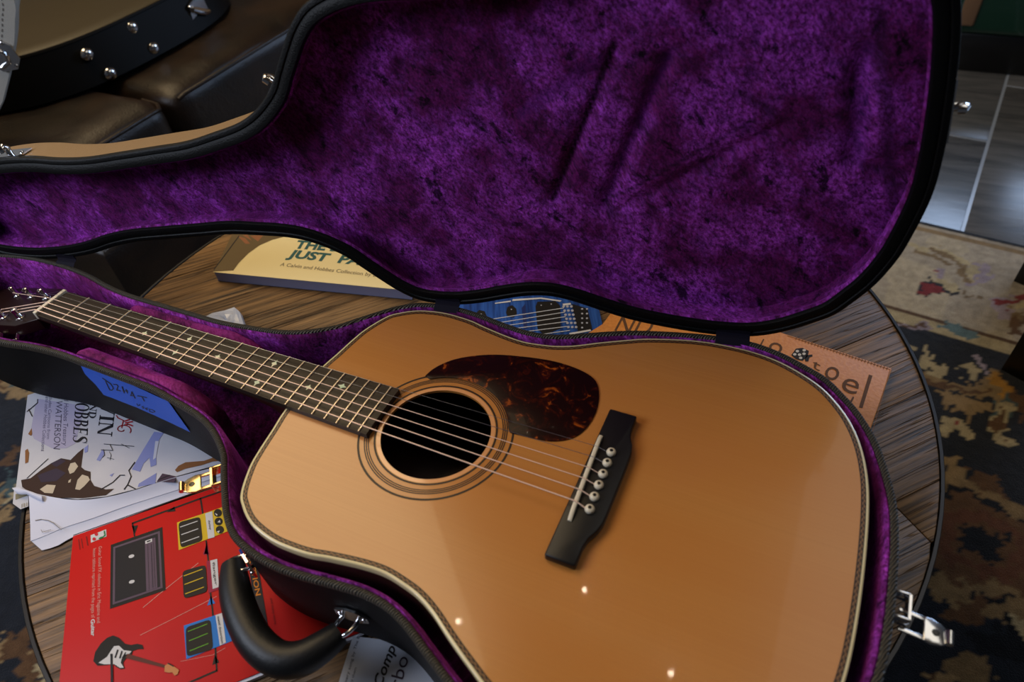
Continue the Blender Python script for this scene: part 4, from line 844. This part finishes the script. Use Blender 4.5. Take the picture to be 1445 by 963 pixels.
navy, beige, cream, tan_, teal, maroon, gold, umber, lilac = [np.array(S(*c)) for c in ((25, 30, 40), (166, 156, 140), (176, 162, 128), (134, 112, 80), (88, 112, 118), (120, 40, 46), (160, 116, 48), (86, 62, 42), (150, 138, 150))]
C[:] = navy
def paint(mask, c, a=1): C[mask] = C[mask]*(1-a)+c*a
def pxpoly(px, c, a=1):
    p = [on(x, y, RZ)[:2] for x, y in px]; paint(inside(p, JX, JY), c, a)
def leaf(x, y, ang, L, wd_, c, lobes=3):
    dx, dy = JX-x, JY-y; u = (dx*math.cos(ang)+dy*math.sin(ang))/L; v = (-dx*math.sin(ang)+dy*math.cos(ang))/wd_
    paint((u > 0) & (u < 1) & (np.abs(v+.5*np.sin(u*3)) < np.sin(PI*np.clip(u, 0, 1))*(.62+.38*np.cos(u*lobes*6.28))), c)
def ringm(x, y, r0, r1, c, ky=1): d = np.hypot(JX-x, (JY-y)*ky); paint((d < r1) & (d > r0), c)
rr = random.Random(12)
for i in range(230):                                   # scattered leaf sprays of the field
    x, y = rr.uniform(-1000, 1500), rr.uniform(-900, 900); a = rr.uniform(0, 6.28)
    if 1180 > x > 930 and 560 < y < 960: continue
    for k in range(3): leaf(x, y, a+(k-1)*.8, rr.uniform(60, 150), rr.uniform(16, 34), rr.choice([tan_, umber, tan_, cream*.8, umber*.8, teal*.5]), rr.choice([2, 3, 4]))
    if i % 4 == 0: ringm(x, y, 0, rr.uniform(14, 28), rr.choice([maroon*.7, gold*.8, umber]))
paint(Tg > -381, beige); nz = smooth_noise(70, 8); paint((Tg > -381) & (nz > .62), beige*.8+tan_*.1); paint((Tg > -381) & (nz < .3), beige*.8+cream*.3)
paint((Tg > -385) & (Tg < -345), cream*.9); paint((Tg > -350) & (Tg < -338), umber*.9); paint((Tg > -40) & (Tg < -22), tan_); paint(Tg > -13, navy*.8)
for i in range(26):                                    # border sprays
    s0_ = -1900+i*95+rr.uniform(-20, 20); p = ro_+e1*s0_+e2*rr.uniform(-300, -90)
    if 930 < p[0] < 1230: continue
    for k in range(3): leaf(p[0], p[1], rr.uniform(0, 6.28), 90, 22, rr.choice([tan_*.8, lilac*.8, teal*.8, cream]), 3)
    ringm(p[0], p[1], 0, 24, rr.choice([maroon, lilac]))
def pxline(pts, w_, c):
    p = [np.array(on(x, y, RZ)[:2]) for x, y in pts]
    for a, b in zip(p[:-1], p[1:]):
        d = b-a; t_ = np.clip(((JX-a[0])*d[0]+(JY-a[1])*d[1])/(d @ d), 0, 1); paint(np.hypot(JX-a[0]-t_*d[0], JY-a[1]-t_*d[1]) < w_, c)
pxpoly([(1298, 412), (1302, 396), (1314, 393), (1330, 396), (1343, 404), (1344, 415), (1334, 420), (1308, 418)], navy*1.2); pxpoly([(1300, 410), (1306, 400), (1316, 408), (1332, 418), (1310, 417)], maroon); pxpoly([(1311, 395), (1322, 391), (1341, 401), (1340, 413), (1326, 410), (1316, 404)], cream)
pxpoly([(1322, 386), (1328, 378), (1338, 380), (1336, 390), (1330, 394), (1324, 392)], lilac); pxpoly([(1322, 380), (1327, 378), (1326, 385)], maroon)
pxline([(1290, 350), (1325, 352), (1345, 360), (1368, 375), (1380, 395)], 9, cream); pxline([(1320, 352), (1350, 366), (1366, 392), (1364, 402)], 7, tan_*.8); pxline([(1290, 354), (1320, 360), (1336, 372)], 7, tan_*.8); pxline([(1345, 412), (1365, 418), (1385, 424)], 4, tan_*.7); pxline([(1378, 375), (1392, 376), (1384, 400), (1366, 402)], 8, lilac)
pxpoly([(1262, 455), (1290, 450), (1297, 445), (1302, 454), (1300, 462), (1280, 462)], lilac*.8); pxpoly([(1265, 456), (1296, 450), (1294, 458)], umber); pxpoly([(1305, 454), (1340, 455), (1362, 468), (1385, 482), (1370, 490), (1345, 480), (1338, 470), (1320, 462)], teal); pxpoly([(1408, 430), (1425, 420), (1440, 424), (1445, 430), (1420, 440), (1412, 448), (1405, 440)], lilac); pxline([(1415, 432), (1432, 430), (1447, 423)], 7, maroon); pxpoly([(1420, 448), (1445, 440), (1445, 470), (1425, 470)], umber*1.2)
pxpoly([(1289, 488), (1296, 484), (1308, 499), (1318, 495), (1322, 512), (1332, 518), (1341, 510), (1344, 520), (1338, 541), (1327, 542), (1316, 526), (1299, 508)], cream*.85)
pxpoly([(1308, 548), (1316, 530), (1328, 540), (1348, 545), (1358, 536), (1368, 545), (1400, 528), (1420, 530), (1432, 556), (1412, 576), (1390, 564), (1362, 558), (1332, 556), (1308, 554)], tan_*.9); pxpoly([(1310, 547), (1350, 547), (1400, 548), (1395, 555), (1350, 553), (1310, 555)], umber); pxpoly([(1398, 534), (1420, 532), (1432, 552), (1416, 568), (1402, 562), (1412, 548)], gold)
pxpoly([(1358, 517), (1368, 518), (1378, 530), (1374, 540), (1364, 534)], cream*.8); pxpoly([(1372, 505), (1386, 506), (1396, 520), (1388, 530), (1380, 522)], lilac*.9)
pxpoly([(1313, 558), (1348, 560), (1396, 572), (1402, 588), (1388, 590), (1374, 582), (1372, 598), (1362, 602), (1366, 582), (1352, 576), (1344, 562), (1342, 578), (1336, 578), (1334, 566)], tan_); pxpoly([(1325, 606), (1330, 592), (1350, 588), (1366, 594), (1374, 606), (1362, 620), (1346, 612), (1328, 624)], cream*.8); pxpoly([(1350, 594), (1362, 600), (1356, 606), (1350, 602)], maroon); pxpoly([(1406, 576), (1420, 572), (1442, 584), (1426, 590), (1424, 620), (1404, 622), (1394, 616), (1406, 602)], cream*.75); pxpoly([(1410, 580), (1420, 580), (1418, 612), (1408, 614)], umber)
c_ = on(1383, 772, RZ); ringm(c_[0], c_[1], 0, 96, umber*1.1); ringm(c_[0], c_[1], 88, 98, navy*.6); ringm(c_[0], c_[1], 40, 62, umber*.8+maroon*.15); ringm(c_[0], c_[1], 98, 125, tan_*.8); ringm(c_[0], c_[1], 0, 24, navy*.7)
for k in range(6): leaf(c_[0], c_[1], k*1.05, 40, 10, navy*.7, 1)
pxpoly([(1338, 650), (1365, 655), (1375, 690), (1345, 700), (1335, 690)], tan_); pxpoly([(1375, 665), (1415, 670), (1425, 700), (1390, 700)], umber); pxpoly([(1345, 855), (1400, 850), (1380, 885), (1340, 880)], umber); pxpoly([(1340, 940), (1370, 920), (1400, 963), (1345, 963)], tan_*.7); pxline([(1335, 825), (1370, 838), (1410, 836), (1445, 850)], 8, tan_*.8)
pxpoly([(1345, 905), (1395, 890), (1445, 880), (1445, 930), (1405, 935)], navy*.4)
C *= (.80+.4*smooth_noise(9, 21))[..., None]
ni, nj = Sg.shape; idx = np.arange(ni*nj).reshape(ni, nj)
faces = np.stack([idx[:-1, :-1], idx[1:, :-1], idx[1:, 1:], idx[:-1, 1:]], -1).reshape(-1, 4)
rv_ = np.stack([Xg, Yg, np.full(Xg.shape, RZ)+smooth_noise(7, 30)*1.2], -1).reshape(-1, 3)
g = N('rug_wool', rough=.95, spec=.1, sheen=.2); at_ = g.n('ShaderNodeAttribute', attribute_name='wool'); f = g.noise(g.mapping((1, 1, 1)), 500, 2); g.color(g.mix(at_.outputs['Color'], g.ramp(f, [(.3, (.7, .7, .7)), (.7, (1.2, 1.2, 1.2))]), .7, 'MULTIPLY')); g.bump(f, .5, .004); RUG = g.m
rt = thing('rug', 'oriental wool rug with beige border and navy leaf-patterned field under the table', 'rug', (300, 300, FLOOR))
rg = mesh('pile', rv_.tolist(), faces.tolist(), RUG, rt, True)
ca = rg.data.color_attributes.new('wool', 'FLOAT_COLOR', 'POINT'); ca.data.foreach_set('color', np.concatenate([C.reshape(-1, 3), np.ones((ni*nj, 1))], 1).astype(np.float32).ravel())
cr_ = [tuple(ro_+e1*a+e2*b) for a, b in ((-1952, -2402), (522, -2402), (522, 3), (-1952, 3))]; prism('backing', cr_, FLOOR, RZ-.3, mat('rug_edge', S(28, 34, 44), .9), rt)
# ================================================================== SOFA
sofa = thing('leather_sofa', 'dark brown leather sofa beside the table, instrument cases lying on it', 'sofa', (-1000, 1000, RZ+1.5))
def cushion(name, x0, x1, y0, y1, z0, z1, rad, crown, parent, nn=22):
    "rounded upholstered block"
    v, f = [], []; hx, hy, hz = (x1-x0)/2, (y1-y0)/2, (z1-z0)/2; cx, cy, cz = (x0+x1)/2, (y0+y1)/2, (z0+z1)/2
    bm = bmesh.new(); bmesh.ops.create_cube(bm, size=2); bmesh.ops.subdivide_edges(bm, edges=bm.edges, cuts=nn, use_grid_fill=True)
    for w_ in bm.verts:
        p = np.array(w_.co)*np.array([hx, hy, hz]); q = np.clip(p, [-hx+rad, -hy+rad, -hz+rad], [hx-rad, hy-rad, hz-rad]); d = p-q; L = np.linalg.norm(d)
        if L > 1e-6: p = q+d/L*min(rad, max(L, rad) if L > rad else L)
        p[2] += crown*(1-(p[0]/hx)**2)*(1-(p[1]/hy)**2)*(1 if p[2] > 0 else 0)+noise.noise(((cx+p[0])*.012, (cy+p[1])*.012, p[2]*.012))*5
        w_.co = W(cx+p[0], cy+p[1], cz+p[2])
    bm.verts.index_update(); vv = [tuple(x.co) for x in bm.verts]; ff = [[x.index for x in q.verts] for q in bm.faces]; bm.free()
    return fix(mesh(name, vv, ff, LEATHER, parent, True, world=True), 70)
for y0, y1 in ((345, 638), (643, 1330), (1335, 2000)):
    c = cushion('seat_cushion', -1480, -520, y0, y1, -300, -100, 42, 9, sofa)
    tube('piping', [(-524, y0+26, -122), (-518, y0+40, -116), (-517, (y0+y1)/2, -115), (-518, y1-40, -116), (-524, y1-24, -120), (-545, y1-10, -118), (-590, y1-6, -116)], 4.5, LEATHER, c, 8)
cushion('frame', -1500, -530, 345, 2000, -520, -302, 30, 0, sofa, 8)
for y0, y1 in ((345, 1160), (1165, 2000)): cushion('back_cushion', -1610, -1440, y0, y1, -120, 320, 60, 0, sofa, 12)
cushion('backrest', -1740, -1600, 340, 2005, -520, 260, 40, 0, sofa, 8)
for y in (380, 1960):
    for x in (-1690, -580): lathe('foot', (x, y, RZ+1.5), [(22, 0), (30, 32)], BLACKP, sofa, 14)
# ---- black instrument case lying on the sofa
BCASE = mat('black_case_vinyl', S(5, 5, 6), .55, spec=.12, bump=(400, .1)); TOP_SHEEN = mat('case_top_painted_sheen', S(58, 51, 36), .5, bump=(300, .1))  # olive tone of the case top is reflected light painted over black-brown
bc = thing('instrument_case', 'big rounded black instrument case with chrome studs lying on the leather sofa', 'instrument case', (-1000, 720, -92))
o_ = [(-1010+316*math.copysign(abs(math.cos(t))**.72, math.cos(t)), 800+370*math.copysign(abs(math.sin(t))**.72, math.sin(t))) for t in np.linspace(0, 2*PI, 100, endpoint=False)]; o_ = crom(o_, 120)
loft('body', [p3(inset(o_, -16), -92), p3(inset(o_, -24), -86), p3(inset(o_, -16), -60), p3(o_, -8), p3(inset(o_, 2), -2), p3(inset(o_, 9), 0), p3(inset(o_, 14), -3)], BCASE, bc, True, False)
loft('top_panel', [p3(inset(o_, 13.5), -4), p3(inset(o_, 16), -1), p3(inset(o_, 60), 3)], TOP_SHEEN, bc, False, True)
loft('rim_piping', [[(x, y, zq) for x, y in inset(o_, d)] for d, zq in ((3, -4), (1, -1), (3, 3), (7, 3.4), (10, 0))], BCASE, bc)
def case_near(px, py, zq=None):
    best = None
    for zq in np.arange(-10, -86, -2.0):
        oq = inset(o_, (zq+8)*.31); p = np.array(on(px, py, zq)[:2]); i = int(np.argmin(np.linalg.norm(oq-p, axis=1))); dq = np.linalg.norm(oq[i]-p)
        if best is None or dq < best[0]: tq = oq[(i+1) % 120]-oq[i-1]; tq /= np.linalg.norm(tq); best = (dq, (p[0], p[1], zq), (tq[1], -tq[0], 0))
    return best[1], best[2]
for px, py in ((122, 77), (155, 104), (186, 39), (216, 68), (18, 4)):
    a, o = case_near(px, py); a = tuple(np.array(a)-np.array(o)*8); st_o = lathe('stud', a, [(10, 0), (10, 3), (13, 7), (13.5, 12), (10, 17), (4, 19)], CHROME, bc, 16, o)
a, o = case_near(278, 14, -35); a, o, tq = frame_at(a, o)
lp = slab('latch', a+o*.5, tq, zz, o, [(-34, -16), (-20, -26), (20, -26), (34, -10), (30, 22), (0, 28), (-30, 20)], 5, CHROME, bc)
tube('latch_lever', [tuple(a+o*8+tq*b+zz*c) for b, c in ((-26, 10), (-8, 0), (12, -10), (30, -14))], [7, 9, 9, 6], CHROME, lp, 10)
for b, c in ((-28, 16), (26, 18), (-22, -20), (18, -22)): lathe('rivet', tuple(a+o*5+tq*b+zz*c), [(4, 0), (3, 2.5), (.6, 3.4)], CHROME, lp, 10, tuple(o))
# ---- white hard case standing at the end of the sofa
wc = thing('white_hard_case', 'white hard instrument case with stitched edge standing on the sofa', 'instrument case', (-880, 320, -99))
wp = np.array([-582.0, 443.0, 80.0]); wn = np.array([.70, -.714, 0]); wu = np.array([.714, .70, 0])
def on_white(px, py):
    d = np.array([(px-722.5)/F, (py-481.5)/F, 1.0]) @ CR; p = CC+d*(((wp-CC) @ wn)/(d @ wn))-wp; return (float(p @ wu), float(p[2]+80))
e_ = [on_white(*p) for p in ((22, 0), (23, 30), (22, 60), (17, 95), (10, 125), (0, 155))]
rt_ = [(e_[0][0]+14, e_[0][1]+160), (e_[0][0]+10, e_[0][1]+80)]+e_+[(e_[-1][0]-60, e_[-1][1]-34), (e_[-1][0]-130, -80), (e_[-1][0]-210, -84)]
ol = crom([(a, b) for a, b in rt_]+[(-660-a, b) for a, b in rt_[-2::-1]]+[(-660, 470), (-560, 560), (-330, 600), (-100, 560), (0, 470)], 120)[::-1]
w3 = lambda d, k: [tuple(wp+wu*a+zz*(b-80)+wn*k) for a, b in inset(ol, d)]
WHT = mat('white_tolex', S(172, 170, 164), .5, bump=(500, .15))
loft('shell', [w3(2, 0), w3(0, -3), w3(1, -30), w3(3, -58), w3(7, -62)], WHT, wc, True, True)
edge = inset(ol, 20); segs = []
for i in range(0, 120):
    a, b = edge[i], edge[(i+1) % 120]; a, b = np.array(a), np.array(b)
    for k in (0, .5):
        s, e_ = a+(b-a)*(k+.08), a+(b-a)*(k+.36); tq = (b-a)/np.linalg.norm(b-a); nq = np.array([-tq[1], tq[0]])*.8
        segs.append([tuple(wp+wu*p[0]+zz*(p[1]-80)+wn*.5) for p in (s-nq, e_-nq, e_+nq, s+nq)])
sw_ = mesh('stitching', [p for s in segs for p in s], [[4*i, 4*i+1, 4*i+2, 4*i+3] for i in range(len(segs))], mat('grey_thread', S(96, 94, 92), .8), wc); sw_['kind'] = 'stuff'
lw_ = on_white(4, 78); lc = wp+wu*lw_[0]+zz*(lw_[1]-80)
lq = slab('latch', lc+wn*.4, wu, zz, wn, [(-22, -14), (-12, -26), (12, -26), (24, -10), (20, 14), (8, 26), (-14, 24), (-24, 8)], 4, CHROME, wc)
tube('latch_lever', [tuple(lc+wn*7+wu*a+zz*b) for a, b in ((-20, 8), (-4, 14), (6, 4), (4, -12), (-10, -18))], 4, CHROME, lq, 8)
for a, b in ((10, 20), (12, -20), (-16, 18)): lathe('rivet', tuple(lc+wn*4.4+wu*a+zz*b), [(3.4, 0), (2.6, 2), (.5, 2.8)], CHROME, lq, 10, tuple(wn))
# ================================================================== RIGHT BACKGROUND
GRN = mat('dark_green_lacquer', S(14, 52, 40), .22, coat=.5)
tr = thing('green_trunk', 'dark green glossy trunk standing on the tiled floor in the shade', 'trunk', (1470, 2555, FLOOR))
box('plinth', 1050, 1900, 2250, 2860, FLOOR, FLOOR+120, BLACKP, tr, 8); bd = box('body', 1010, 1940, 2220, 2890, FLOOR+120, FLOOR+430, GRN, tr, 26, 3)
box('strap', 1030, 1075, 2210, 2900, FLOOR+150, FLOOR+436, mat('brown_strap', S(120, 92, 70), .6), tr, 6)
lathe('stud', (1290, 2220, FLOOR+270), [(20, 0), (18, 8), (8, 16), (1, 18)], CHROME, tr, 16, (0, -1, 0))
stl = thing('black_stool', 'black wooden stool whose foot stands on the rug at the picture edge', 'stool', (1420, 1000, RZ+1.5))
for x, y in ((1220, 890), (1560, 860), (1250, 1180), (1590, 1150)):
    loft('leg', [[(x+a*k+d, y+b*k, zq) for a, b in ((-1, -.3), (.3, -1), (1, .3), (-.3, 1))] for k, zq, d in ((52, RZ+1.5, 0), (54, -330, 2), (48, -130, 8))], BLACKP, stl, True, True, False)
box('seat', 1200, 1630, 810, 1230, -130, -80, BLACKP, stl, 14, 3)
